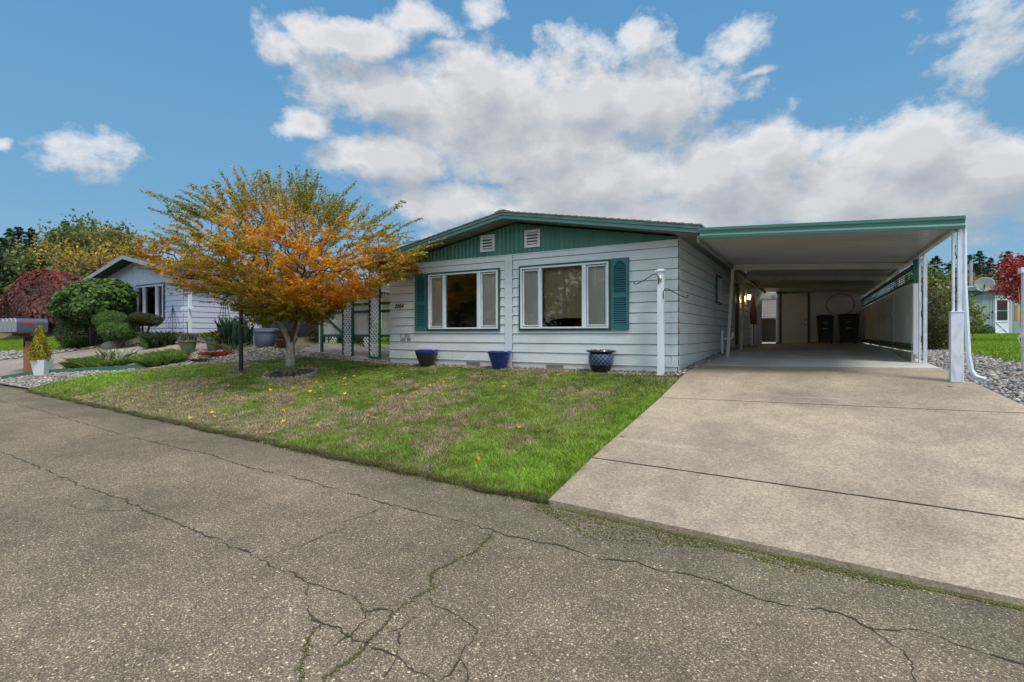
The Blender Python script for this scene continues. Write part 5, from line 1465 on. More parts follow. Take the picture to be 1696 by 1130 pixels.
    nz_ = fbm(P[:, 0] + P[:, 2] * .6, P[:, 1] + P[:, 2] * .9, .9, 77, 3); nz2 = fbm(P[:, 0] * 2 + P[:, 2], P[:, 1] * 2 - P[:, 2], 1.6, 14, 2)
    g = .16 + .50 * np.clip((h - 2.6) / 1.2, 0, 1) + .55 * np.clip((1.75 - h) / .5, 0, 1) + (nz_ - .5) * 2.1 + (nz2 - .5) * .8 + .32 * (reln > .95) - .25 * np.clip((P[:, 0] - bx_) / 3.5, -.4, 1)
    g = np.clip(g + r.normal(0, .18, n), 0, 1)
    orange = pick([(.88, .37, .03), (.84, .45, .035), (.88, .54, .045), (.76, .28, .022)], n)
    green = pick([(.26, .28, .04), (.17, .21, .035), (.42, .37, .04)], n)
    C = orange * (1 - g[:, None]) + green * g[:, None]
    redz = (np.hypot(P[:, 0] - (bx_ - 2.9), P[:, 2] - (z0 + 2.25)) < .35) & (r.random(n) < .55)
    C[redz] = pick([(.55, .05, .04)], int(redz.sum()))
    leaf_mesh('foliage', P, N, U, .070 * r.uniform(.65, 1.35, n), C, M['leaf'], t, 'maple')
    print('maple leaves', n, 'nodes', len(nodes_))
    # scalloped concrete tree ring
    ring = thing('tree_ring', 'low scalloped grey concrete edging ring around the maple trunk', 'edging', (bx_, by_, z0))
    nseg = 26; R0 = .56
    for k in range(nseg):
        a0 = 2*math.pi*k/nseg; a1 = a0 + 2*math.pi/nseg * .93
        mb = MB(); V = []; hh = .062
        m_ = 7
        for i in range(m_):
            a = a0 + (a1 - a0) * i / (m_ - 1); zt = hh + .028 * math.sin(math.pi * i / (m_ - 1))
            for rr_ in (R0, R0 + .05):
                x, y = bx_ + 1.0 * rr_ * math.cos(a) + .03, by_ + rr_ * math.sin(a) - .02
                zz = G(x, y); V += [(x, y, zz - .03), (x, y, zz + zt)]
        F = []
        for i in range(m_ - 1):
            o = i * 4; F += [(o, o+4, o+5, o+1), (o+2, o+3, o+7, o+6), (o+1, o+5, o+7, o+3)]
        F += [(0, 1, 3, 2), ((m_-1)*4, (m_-1)*4+2, (m_-1)*4+3, (m_-1)*4+1)]
        mb.add(V, F); mb.build('edging_block', M['stone'], ring)
    o = sheet([(bx_ + .03 + .56 * math.cos(a), by_ - .02 + .56 * math.sin(a)) for a in np.linspace(0, 2*math.pi, 25)[:-1]], .035, M['soil'], 'soil', step=.15)
    o.parent = ring; o.data.transform(Matrix.Translation(-ORG[ring.name]))
japanese_maple()

# fallen leaves
def star_leaf(s):
    mb = MB(); V = [(0, 0, .006)]
    for k in range(10):
        a = k / 10 * 2 * math.pi; rr = s * (1. if k % 2 == 0 else .42); V.append((rr * math.cos(a), rr * math.sin(a), .006 + .012 * (k % 2 == 0) * ((k * 7) % 3) / 2))
    mb.add(V, [(0, 1 + k, 1 + (k + 1) % 10) for k in range(10)]); return mb
LM = [mat('yellow_leaf', (.72, .42, .03), (.6, .33, .025)), mat('orange_leaf', (.70, .25, .02), (.55, .18, .02)), mat('tan_leaf', (.42, .24, .11), (.3, .17, .08))]
LMES = []
for s, mi in ((.075, 0), (.065, 1), (.05, 0), (.05, 2), (.042, 1)):
    o = star_leaf(s * .72).build('tmp', LM[mi]); LMES.append(o.data); bpy.data.objects.remove(o)
def fallen(x, y, k, label, tilt=.25, lift=.0, group='fallen maple leaves on the lawn'):
    o = bpy.data.objects.new('fallen_leaf', LMES[k]); COL.objects.link(o)
    z = (0 if y < edge(x) else G(x, y)) + lift
    o.location = (x, y, z); o.rotation_euler = (random.uniform(-tilt, tilt), random.uniform(-tilt, tilt), random.uniform(0, 6.28))
    tag(o, label, 'leaf', group)
LL = .045
fallen(1.51, 8.74, 0, 'orange leaf lying alone on the driveway near the boxed carport post', .08, .055, 'fallen leaves on pavement')
fallen(-1.95, 5.76, 3, 'small orange leaf lying on the driveway edge beside the lawn', .08, .055, 'fallen leaves on pavement')
fallen(-8.85, 3.18, 3, 'tan leaf on the asphalt road near the lawn, middle one of three', .1, .01, 'fallen leaves on pavement')
fallen(-8.91, 3.42, 2, 'yellow leaf on the asphalt road, leftmost of three', .1, .01, 'fallen leaves on pavement')
fallen(-7.58, 3.52, 3, 'pale tan leaf on the asphalt road beside the long crack', .1, .01, 'fallen leaves on pavement')
fallen(-6.18, 4.88, 0, 'largest bright yellow leaf, near the road edge of the lawn', .6, .06)
fallen(-5.88, 5.55, 1, 'orange leaf in the middle of the lawn, left one of a close pair', .4, .05)
fallen(-5.67, 5.48, 0, 'yellow leaf in the middle of the lawn, right one of a close pair', .4, .05)
fallen(-3.0, 5.66, 0, 'yellow leaf standing in bright grass near the driveway side', .8, .05)
rl = random.Random(5); k = 0
while k < 230:
    if k < 160: x, y = rl.gauss(-9.6, 2.0), rl.gauss(7.4, .9)
    else: x, y = rl.uniform(-12, -2.6), rl.uniform(4.4, 8.6)
    if inside(np.array([x]), np.array([y]), LAWN)[0] and y > edge(x) + .15:
        fallen(x, y, rl.choice([0, 1, 2, 2, 3, 4]), 'small yellow or tan maple leaf lying in the lawn grass', .6, .035, 'small fallen maple leaves on the lawn'); k += 1
bpy.data.objects['japanese_maple']

# lamp post
lp = thing('lamp_post', 'slim black lamp post on the lawn whose lantern is hidden in the maple crown', 'lamp post', (-12.47, 7.53, G(-12.47, 7.53)))
z = G(-12.47, 7.53)
MB().tube([(-12.47, 7.53, z - .03), (-12.47, 7.53, z + .05), (-12.47, 7.53, z + 2.2)], [.062, .052, .045], 14).build('pole', M['black'], lp, smooth='auto')
MB().tube([(-12.72, 7.50, z + 1.34), (-12.66, 7.50, z + 1.36), (-12.3, 7.55, z + 1.37), (-12.22, 7.56, z + 1.35)], .012, 6).build('ladder_bar', M['black'], lp)
MB().lathe((-12.47, 7.53, z + 2.2), [(.03, 0), (.09, .05), (.12, .32), (.16, .34), (.05, .45), (.001, .5)], 8).build('lantern', M['black'], lp)

# ---------------------------------------------------------------- mailboxes
mz = G(-20.5, 5.75)
def place_mb():
    st = thing('mailbox_stand', 'square cedar post with a crossbar carrying a row of mailboxes at the street', 'post', (-20.57, 5.75, mz))
    u = Vector((-.55, -.83, 0)).normalized()   # row direction, out of frame to the left
    MB().box(-20.65, -20.49, 5.66, 5.82, mz - .05, mz + 1.02).build('post', M['wood'], st, bevel=.008)
    MB().box(-20.665, -20.475, 5.655, 5.665, mz + 1.02, mz + 1.16).box(-20.64, -20.50, 5.66, 5.84, mz + .86, mz + 1.16).build('bracket', M['darkbark'], st)
    a = Vector((-20.25, 5.75, 1.52)); b = Vector((-21.8, 5.75, 1.52))
    MB().bar(a, b, .66, .035).bar(a + Vector((0, 0, -.05)), b + Vector((0, 0, -.05)), .08, .08).build('shelf', M['darkbark'], st)
    return a, b
a_, b_ = place_mb()
def mailbox(c, th, label, flag):
    o = thing('mailbox', label, 'mailbox', c, 'row of curbside mailboxes')
    o.rotation_euler = (0, 0, th)
    L, wd, h = .74, .29, .26
    n = 12; prof = [(-wd/2, 0), (-wd/2, h)] + [(-wd/2 * math.cos(math.pi*i/n), h + wd/2 * math.sin(math.pi*i/n)) for i in range(1, n)] + [(wd/2, h), (wd/2, 0)]
    org = Vector(c)
    V = [(x + org.x, -L/2 + org.y, z + org.z) for x, z in prof] + [(x + org.x, L/2 + org.y, z + org.z) for x, z in prof]
    k = len(prof)
    MB().add(V, [(i, (i+1) % k, (i+1) % k + k, i + k) for i in range(k)] + [tuple(range(k, 2*k))]).build('body', M['mailbox'], o, smooth='auto')
    V = [(x*1.05 + org.x, -L/2 - .012 + org.y, z*1.03 + org.z) for x, z in prof] + [(x*1.05 + org.x, -L/2 + .02 + org.y, z*1.03 + org.z) for x, z in prof]
    MB().add(V, [(i, (i+1) % k, (i+1) % k + k, i + k)[::-1] for i in range(k)] + [tuple(range(k)), tuple(range(2*k-1, k-1, -1))]).build('door', M['metal'], o, smooth='auto')
    if flag:
        MB().box(org.x + wd/2 + .002, org.x + wd/2 + .008, org.y - .24, org.y - .02, org.z + .25, org.z + .30).box(org.x + wd/2 + .002, org.x + wd/2 + .012, org.y - .06, org.y + .03, org.z + .23, org.z + .315).build('flag', M['red'], o)
    return o
# the boxes' long sides face the camera; doors face the street to the left
TH = math.atan2(.98, .20) - math.pi/2 + R(-15)
for k, (px_, lb) in enumerate(((-20.42, 'nearest grey mailbox of the row, full side with a red flag'), (-20.77, 'second grey mailbox of the row, partly hidden behind the nearest'), (-21.12, 'third grey mailbox of the row, behind the second'), (-21.47, 'farthest grey mailbox of the row, at the left picture edge'))):
    mailbox((px_, 5.76, 1.545), 0, lb, k < 2)

# ---------------------------------------------------------------- planters and small garden plants
z = G(-19.63, 5.80)
pl = thing('square_planter', 'tapered white square planter holding a yellow conifer beside the mailbox post', 'planter', (-19.63, 5.80, z))
V = []
for s_, zz in ((.13, 0), (.19, .46), (.17, .46), (.165, .40)):
    for i, j_ in ((-1, -1), (1, -1), (1, 1), (-1, 1)):
        c, s = math.cos(R(38)), math.sin(R(38)); x, y = i * s_, j_ * s_
        V.append((-19.63 + x*c - y*s, 5.80 + x*s + y*c, z + zz))
F = [(i, (i+1) % 4, (i+1) % 4 + 4, i + 4) for i in range(4)] + [(i+4, (i+1) % 4 + 4, (i+1) % 4 + 8, i + 8) for i in range(4)] + [(i+8, (i+1) % 4 + 8, (i+1) % 4 + 12, i + 12) for i in range(4)] + [(12, 13, 14, 15)]
MB().add(V, F).build('body', M['vinyl'], pl)
ct = thing('golden_cypress', 'small cone-shaped golden yellow conifer growing in the white planter', 'plant', (-19.63, 5.80, z + .45))
n = 5200; h = rng.random(n) ** .8; a = rng.uniform(0, 2*np.pi, n); rr = (.21 * (1 - h) ** .75 + .03) * (1 + .35 * np.sin(a*4 + h*9)) * np.sqrt(rng.uniform(.35, 1, n))
P = np.stack([-19.63 + rr*np.cos(a), 5.75 + rr*np.sin(a), z + .42 + h * 1.02], 1)
leaf_mesh('foliage', P, np.stack([np.cos(a), np.sin(a), np.full(n, .4)], 1) + rng.normal(0, .5, (n, 3)), np.stack([np.cos(a), np.sin(a), np.full(n, 1.)], 1), np.full(n, .055), pick([(.50, .40, .02), (.60, .50, .04), (.30, .32, .03), (.16, .22, .03)], n), M['leaf'], ct)
MB().tube([(-19.63, 5.80, z + .4), (-19.63, 5.80, z + 1.2)], [.02, .008], 6).build('stem', M['darkbark'], ct)
def round_pot(x, y, r_, h, m, label, name='garden_pot'):
    z = G(x, y) + .01
    p = thing(name, label, 'pot', (x, y, z))
    MB().lathe((x, y, z), [(.001, 0), (r_*.62, 0), (r_*.68, .02), (r_*.86, h*.45), (r_*.96, h*.82), (r_*1.03, h*.84), (r_*1.05, h), (r_*.92, h), (r_*.9, h*.88), (.001, h*.88)], 28).build('body', m, p, smooth='auto')
    MB().lathe((x, y, z), [(r_*1.035, h*.80), (r_*1.055, h*.84), (r_*1.035, h*.87)], 28).build('rim', m, p, smooth=True)
    return z + h * .88
z1 = round_pot(-17.0, 8.55, .24, .42, M['greenpot'], 'olive green pot with pale heather and a dark stake, left of the pair')
z2 = round_pot(-16.35, 8.98, .235, .42, M['greenpot'], 'olive green pot with yellow-green succulents, right of the pair')
def tuft(name, label, x, y, z, n, h, r_, pal, lean, w=.012, kind='blade', parent=None, cat='plant'):
    t = thing(name, label, cat, (x, y, z))
    q = np.stack([rng.normal(x, r_, n), rng.normal(y, r_, n), np.full(n, z)], 1)
    a = rng.uniform(0, 2*np.pi, n); H = h * rng.uniform(.5, 1.1, n); ln = H * np.abs(rng.normal(0, lean, n))
    dv = np.stack([-np.sin(a), np.cos(a), 0*a], 1) * w
    o = np.stack([np.cos(a)*ln, np.sin(a)*ln, H], 1); m1 = q + o * np.array([.35, .35, .62])
    tip = q + o; V = np.stack([q - dv, q + dv, m1 + dv, tip, m1 - dv], 1)
    C = pick(pal, n)[:, None, :] * np.array([.6, .6, 1, 1.2, 1])[None, :, None]
    np_mesh('foliage', V.reshape(-1, 3), np.arange(n)[:, None]*5 + np.array([[0, 1, 2, 3, 4]]), C.reshape(-1, 3), M['leaf'], t)
    return t
tuft('heather', 'pale dried heather tuft growing in the left olive pot', -17.0, 8.55, z1, 500, .26, .09, [(.35, .33, .25), (.22, .24, .16)], .6)
MB().tube([(-16.9, 8.5, z1), (-16.97, 8.5, z1 + .62)], .012, 6).build('stake', M['black'], bpy.data.objects['heather'])
tuft('succulent', 'yellow-green succulent cluster growing in the right olive pot', -16.35, 8.98, z2, 420, .2, .1, [(.35, .38, .06), (.2, .3, .06)], .8, .02)
tuft('dried_hydrangea', 'brown dried flower heads at the back of the right olive pot', -16.22, 9.1, z2, 160, .26, .06, [(.16, .10, .07), (.10, .06, .05)], .7, .02)
tuft('iris_clump', 'tall upright blue-green iris leaves in front of the white porch post', -15.85, 9.45, G(-15.85, 9.45), 520, .95, .17, [(.11, .22, .15), (.16, .28, .18), (.08, .16, .11)], .28, .014)
tuft('coneflower', 'yellow spike flower on a leafy stalk beside the creeping plants', -17.0, 7.95, G(-17, 7.95), 40, .30, .04, [(.12, .2, .05), (.65, .45, .15)], .3, .02)
tuft('white_bedding_flower', 'clump of small creamy white flowers over green leaves beside the driveway', -18.2, 7.15, G(-18.2, 7.15), 520, .42, .13, [(.14, .22, .06), (.80, .80, .66), (.82, .80, .62), (.85, .84, .70)], .5, .026)
tuft('red_groundcover', 'low scarlet leafy groundcover in the pale gravel', -15.55, 8.72, G(-15.5, 8.7), 500, .10, .22, [(.5, .045, .03), (.35, .03, .03), (.2, .1, .05)], 1.4, .03)
tuft('withered_stalks', 'fan of withered straw-coloured leaves lying at the foot of the iris', -15.5, 9.0, G(-15.5, 9.0), 22, .30, .12, [(.5, .42, .22), (.4, .33, .18)], 1.4, .010)
tuft('dark_sedum', 'small dark red sedum in the gravel bed', -15.2, 8.05, G(-15.2, 8.05), 200, .08, .13, [(.16, .06, .05), (.1, .05, .04)], 1.4, .025)
tuft('fern', 'feathery grey-green fern beside the clipped shrubs', -19.35, 8.9, G(-19.35, 8.9), 420, .5, .13, [(.09, .15, .07), (.13, .2, .09), (.06, .10, .05)], .75, .03)
tuft('hosta', 'broad light green leaves at the foot of the cloud-pruned shrub', -19.63, 8.75, G(-19.63, 8.75), 120, .28, .13, [(.16, .28, .08), (.12, .22, .06)], 1.0, .06)
zb = round_pot(-14.95, 9.85, .36, .56, M['palebluepot'], 'wide pale blue pot with bare twigs standing beside the porch post')
tuft('bare_twigs', 'dry bare twigs in the pale blue pot', -14.95, 9.85, zb, 60, .5, .08, [(.25, .2, .12)], .35, .006)
round_pot(-14.2, 10.0, .34, .26, M['terracotta'], 'low brown clay bowl standing on a stack beside the pale blue pot', 'clay_bowl')
z = G(-14.2, 10.0) + .27
cb = thing('clay_bowl', 'upper brown clay bowl of the stack behind the maple trunk', 'pot', (-14.2, 10, z))
MB().lathe((-14.2, 10, z), [(.001, 0), (.2, 0), (.22, .02), (.26, .22), (.34, .24), (.34, .27), (.24, .27), (.001, .2)], 26).build('body', M['terracotta'], cb, smooth='auto')
# terracotta pots by the neighbour's post
z = G(-18.4, 9.0)
tj = thing('terracotta_jar', 'small terracotta jar lying at the foot of the white patio post', 'pot', (-18.05, 9.0, z))
MB().tube([(-18.2, 8.95, z + .18), (-18.0, 9.0, z + .18), (-17.85, 9.05, z + .18)], [.17, .19, .12], 14).build('body', mat('terracotta_red', (.28, .11, .06)), tj, smooth='auto')
# plastic edging strip
mb = MB(); EP = [(-21.22, 5.32), (-20.53, 5.66), (-19.39, 5.98), (-18.32, 6.28), (-17.1, 6.62), (-16.43, 7.0)]
for p, q in zip(EP, EP[1:]): mb.bar((*p, G(*p) + .05), (*q, G(*q) + .05), .02, .13)
o = mb.build('lawn_edging', mat('green_plastic_edging', (.05, .17, .14))); tag(o, 'dark green plastic edging strip running along the pale gravel below the planter', 'edging')
# obelisk trellises
def obelisk(name, label, x, y, h, w):
    z = G(x, y); t = thing(name, label, 'trellis', (x, y, z)); mb = MB()
    for a, b in ((-1, -1), (1, -1), (1, 1), (-1, 1)): mb.tube([(x + a*w, y + b*w, z), (x + a*w*.25, y + b*w*.25, z + h)], .010, 5)
    for k in range(1, 6):
        s = w * (1 - .75 * k / 6); zz = z + h * k / 6
        for a, b in (((-1, -1), (1, -1)), ((1, -1), (1, 1)), ((1, 1), (-1, 1)), ((-1, 1), (-1, -1))): mb.tube([(x + a[0]*s, y + a[1]*s, zz), (x + b[0]*s, y + b[1]*s, zz)], .007, 4)
    mb.build('frame', M['iron'], t)
obelisk('garden_obelisk', 'dark wire obelisk trellis in front of the pale blue side wall', -17.1, 9.75, 1.35, .2)
x, y = -19.3, 9.2; z = G(x, y)
t = thing('wire_ornament', 'dark iron garden stake with a balloon-shaped wire cage by the house corner', 'ornament', (x, y, z))
MB().tube([(x, y, z), (x, y, z + 1.35)], .012, 6).build('stake', M['iron'], t)
mb = MB()
for k in range(6):
    a = k * math.pi / 3; mb.tube([(x + r_ * math.cos(a), y + r_ * math.sin(a), z + zz) for r_, zz in ((.0, 1.3), (.04, 1.1), (.12, .9), (.2, .68), (.2, .6), (.08, .52))], .006, 4)
mb.build('cage', M['iron'], t)
# boulders
for x, y, s, lb in ((-21.8, 8.35, .26, 'pale boulder half buried among the clipped shrubs'), (-29.0, 7.0, .20, 'dark rock in the low border left of the driveway'), (-27.3, 7.2, .18, 'grey rock in the low border beside the bright lawn')):
    bm = bmesh.new(); bmesh.ops.create_icosphere(bm, subdivisions=3, radius=s)
    for v in bm.verts: v.co *= 1 + .35 * mn.noise(v.co * 3.5 / s * .3 + Vector((x, 0, 0))); v.co.z *= .75
    me = bpy.data.meshes.new('boulder'); bm.to_mesh(me); bm.free(); me.materials.append(M['stone'])
    o = bpy.data.objects.new('boulder', me); COL.objects.link(o); o.location = (x, y, G(x, y) + s * .3); tag(o, lb, 'rock')

# ---------------------------------------------------------------- left garden shrubs
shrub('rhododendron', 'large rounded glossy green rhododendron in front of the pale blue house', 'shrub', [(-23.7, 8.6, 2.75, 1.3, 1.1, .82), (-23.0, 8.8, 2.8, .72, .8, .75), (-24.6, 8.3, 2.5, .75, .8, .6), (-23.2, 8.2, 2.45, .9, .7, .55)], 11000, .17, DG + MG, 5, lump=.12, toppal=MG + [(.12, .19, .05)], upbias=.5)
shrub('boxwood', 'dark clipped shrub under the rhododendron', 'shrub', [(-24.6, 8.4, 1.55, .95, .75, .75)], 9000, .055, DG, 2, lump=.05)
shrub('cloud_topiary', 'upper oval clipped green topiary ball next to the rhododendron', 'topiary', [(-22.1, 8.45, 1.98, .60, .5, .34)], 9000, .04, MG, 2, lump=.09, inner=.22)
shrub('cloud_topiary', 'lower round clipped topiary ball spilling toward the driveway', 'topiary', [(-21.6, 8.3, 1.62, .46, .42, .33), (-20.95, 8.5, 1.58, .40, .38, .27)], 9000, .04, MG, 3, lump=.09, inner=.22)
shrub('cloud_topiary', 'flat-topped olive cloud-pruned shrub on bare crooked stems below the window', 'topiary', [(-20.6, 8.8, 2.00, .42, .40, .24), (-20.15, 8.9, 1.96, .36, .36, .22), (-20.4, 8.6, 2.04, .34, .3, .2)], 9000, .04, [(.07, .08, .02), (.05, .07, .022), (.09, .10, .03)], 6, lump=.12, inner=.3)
shrub('hedge', 'yellow-orange autumn hedge behind the red weeping maple', 'hedge', [(-31 + k * .9, 11.0, 2.55 + .1 * (k % 2), .8, .6, .9) for k in range(6)], 8000, .11, [(.10, .13, .03), (.16, .16, .03)], 3, toppal=[(.42, .30, .03), (.5, .25, .03)])
# weeping red laceleaf maple
def laceleaf():
    cx, cy, z0 = -34.2, 10.6, G(-34.2, 10.6)
    t = thing('weeping_red_maple', 'big dome of drooping dark red lace-leaf maple behind the mailboxes', 'tree', (cx, cy, z0))
    n = 26000; d = unit(n); d[:, 2] = np.abs(d[:, 2])
    f = np.array([mn.noise(Vector((math.atan2(q[1], q[0]) * 3.2, q[2] * 2.2, 1.))) for q in d]); r_ = (1 + .10 * f) * (1 - rng.random(n) ** 2 * .22)
    P = np.stack([cx + d[:, 0]*4.1*r_, cy + d[:, 1]*2.0*r_, z0 + .22 + d[:, 2]*2.75*r_], 1)
    hang = np.stack([d[:, 0]*.5, d[:, 1]*.5, -.9 - 0*d[:, 2]], 1)
    top = np.clip(d[:, 2] * 1.7 - .95 + rng.normal(0, .15, n), 0, 1)
    C = pick([(.17, .075, .062), (.12, .055, .048), (.22, .10, .08)], n) * (1 - top[:, None]) + pick([(.36, .055, .06), (.29, .05, .055)], n) * top[:, None]
    C *= (.8 + .8 * np.clip(f, -.5, .6))[:, None]
    leaf_mesh('foliage', P, d + rng.normal(0, .35, (n, 3)), hang + rng.normal(0, .2, (n, 3)), .20 * rng.uniform(.6, 1.3, n), C, M['leaf'], t)
    MB().tube([(cx, cy, z0 - .05), (cx + .1, cy, z0 + 1.2), (cx + .2, cy, z0 + 2.4)], [.16, .12, .06], 8).build('trunk', M['darkbark'], t)
laceleaf()
shrub('cotoneaster', 'dense dull green rounded shrub between the maple trunk and the arbour gate', 'shrub', [(-14.35, 12.0, 1.65, 1.1, .8, .85), (-13.5, 12.2, 1.45, .8, .8, .68)], 13000, .055, [(.085, .085, .035), (.06, .07, .03), (.11, .10, .04)], 3, lump=.12, toppal=[(.15, .12, .04)])
shrub('cotoneaster', 'dark shrub behind the arbour below the hanging railings', 'shrub', [(-12.3, 13.6, 1.5, .9, .6, .65), (-11.0, 13.8, 1.5, .9, .6, .65)], 9000, .055, [(.05, .06, .03), (.06, .07, .03)], 2, lump=.12)

# ---------------------------------------------------------------- background trees
def conifer(x, y, h, w, label, group, n=2600, pal=((.048, .082, .046), (.066, .11, .055), (.038, .066, .04))):
    z0 = G(x, y) - .2; t = thing('conifer', label, 'tree', (x, y, z0), group)
    MB().tube([(x, y, z0), (x, y, z0 + h * .5), (x, y, z0 + h)], [w*.06, w*.035, .02], 6).build('trunk', M['darkbark'], t)
    P, D, S = [], [], []
    tiers = int(h * 3.4)
    for k in range(tiers):
        u = (k + .5) / tiers; zz = z0 + h * (.06 + .94 * u); R_ = w * (1 - u) ** .82 * random.uniform(.60, 1.2) + .10
        nb_ = 6 + int(6 * (1 - u))
        for b in range(nb_):
            a = random.uniform(0, 6.283); rr = R_ * random.uniform(.7, 1.12); m_ = max(3, int(n / (tiers * nb_) * (rr / w + .3)))
            s_ = rng.uniform(.1, 1, m_)
            q = np.stack([x + np.cos(a)*s_*rr, y + np.sin(a)*s_*rr, zz - s_ ** 1.5 * rr * .30 + rng.normal(0, .05, m_)], 1)
            side = rng.normal(0, .16, m_) * rr * (.35 + .5*(1-s_)); q[:, 0] += -np.sin(a) * side; q[:, 1] += np.cos(a) * side
            P.append(q); D.append(np.stack([np.full(m_, np.cos(a)), np.full(m_, np.sin(a)), np.full(m_, -.35)], 1)); S.append(np.full(m_, .15 + .020 * h))
    P = np.concatenate(P); D = np.concatenate(D); S = np.concatenate(S); n_ = len(P)
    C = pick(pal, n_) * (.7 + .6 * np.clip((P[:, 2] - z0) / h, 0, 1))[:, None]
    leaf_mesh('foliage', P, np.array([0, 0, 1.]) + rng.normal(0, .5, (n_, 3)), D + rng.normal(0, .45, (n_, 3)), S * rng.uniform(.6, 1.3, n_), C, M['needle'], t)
def broadleaf(x, y, h, w, label, pal, n=3500, group=None, name='broadleaf_tree', size=.26, crown0=.2, gap=.5, toppal=None):
    z0 = G(x, y) - .1; t = thing(name, label, 'tree', (x, y, z0), group)
    rr = random.Random(int(x * 31 + y * 7)); ends = []
    mb = MB(); mb.tube([(x, y, z0), (x + .05*w, y, z0 + h*.4), (x, y, z0 + h*.85)], [.035*h*.6, .022*h*.6, .02], 7)
    k_ = 26
    for i in range(k_):
        u = rr.uniform(crown0, .97); a = rr.uniform(0, 6.283); R_ = w * math.sin(math.pi * (min(1, (u - crown0) / (1 - crown0)) * .82 + .12)) * rr.uniform(.55, 1.05)
        s0 = Vector((x, y, z0 + h * max(.15, u - .22))); e = Vector((x + R_*math.cos(a), y + R_*math.sin(a), z0 + h*u))
        mid = s0.lerp(e, .5) + Vector((0, 0, -.03*h)); mb.tube([s0, mid, e], [.012*h*.5, .007*h*.5, .01], 4); ends.append((e, R_)); ends.append((mid.lerp(e, .5), R_))
    mb.build('trunk', M['darkbark'], t)
    P = []; c = n // len(ends)
    for e, R_ in ends: P.append(rng.normal(0, 1, (c, 3)) * np.array([w*.17, w*.17, w*.13]) + np.array(e))
    P = np.concatenate(P); n_ = len(P); C = pick(pal, n_)
    if toppal: 
        tt = np.clip(((P[:, 2] - z0) / h - .45) * 2 + rng.normal(0, .3, n_), 0, 1); C = C * (1 - tt[:, None]) + pick(toppal, n_) * tt[:, None]
    C *= (.6 + .8 * fbm(P[:, 0] + P[:, 2], P[:, 1] - P[:, 2], .8, 2))[:, None]
    leaf_mesh('foliage', P, unit(n_) + np.array([0, 0, .4]), unit(n_), size * rng.uniform(.6, 1.4, n_), C, M['leaf'], t)
def dirpos(px_, d):    # bearing in degrees clockwise from +Y, distance
    a = R(px_); return d * math.sin(a), d * math.cos(a)
def bear(xpix): return math.degrees(math.atan2(-.5135 + .858 * (xpix - 848) / 845, .858 + .5135 * (xpix - 848) / 845))
LC = 'dark firs beyond the houses on the left'
i = 0
for xp, top, d, w in ((2, 398, 62, 3.2), (16, 384, 64, 2.9), (30, 381, 62, 3.1), (51, 383, 60, 3.4), (40, 410, 52, 3.2), (82, 391, 62, 2.8), (10, 420, 50, 3.4), (70, 405, 66, 3.0), (110, 372, 58, 3.4), (-25, 390, 60, 3.5)):
    a = bear(xp); dd = math.hypot(1, (xp - 848) / 845); x, y = dirpos(a, d)
    h = (552.5 - top) / 845 * d / dd + 1.5 - G(x, y)
    names = ['at the far left picture edge', 'second from the left edge', 'third from the left edge with a pointed tip', 'tallest narrow one left of the leafy tree', 'lower one filling the gap below the tall tips', 'thin one with a bare tip', 'broad low one at the left edge', 'short one in front of the sky gap', 'taller one behind the yellowing tree', 'just past the left picture edge']
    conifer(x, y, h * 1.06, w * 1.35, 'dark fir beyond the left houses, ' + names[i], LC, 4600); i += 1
OLIVE = [(0.176, 0.230, 0.074), (0.121, 0.176, 0.061), (0.230, 0.270, 0.088)]; YEL = [(0.540, 0.365, 0.041), (0.675, 0.432, 0.054), (0.405, 0.324, 0.054)]
for (xp, top, d, w, n, sz), lb in zip(((112, 375, 46, 2.6, 3600, .24), (143, 362, 50, 2.8, 3800, .25), (172, 368, 48, 2.8, 3800, .25), (205, 385, 46, 2.7, 3000, .24), (88, 420, 40, 2.6, 4200, .24), (150, 425, 38, 2.6, 4000, .22), (78, 450, 40, 2.0, 3000, .22)),
    ('olive leafy tree left of the tallest one behind the pale blue house', 'tallest airy olive tree behind the pale blue house', 'airy olive tree with pale gaps right of the tallest', 'thin yellowing tree just above the pale blue house roof', 'lower bright green tree beyond the red weeping maple', 'lower leafy tree directly left of the pale blue house gable', 'low green tree between the firs and the yellow hedge')):
    a = bear(xp); dd = math.hypot(1, (xp - 848) / 845); x, y = dirpos(a, d); h = (552.5 - top) / 845 * d / dd + 1.5 - G(x, y)
    broadleaf(x, y, h * 1.02, w * (.8 if n < 3500 else 1.), lb, OLIVE + [(.10, .15, .03)], n, 'leafy trees behind the pale blue house', size=sz, crown0=.05)
x, y = dirpos(bear(165), 30)
broadleaf(x, y, (552.5 - 396) / 845 * 30 / 1.287 + 1.5 - G(x, y), 2.3, 'young tree with yellow and orange leaves arching over the pale blue house roof edge', YEL + [(.55, .2, .03)], 1500, size=.12, crown0=.76)
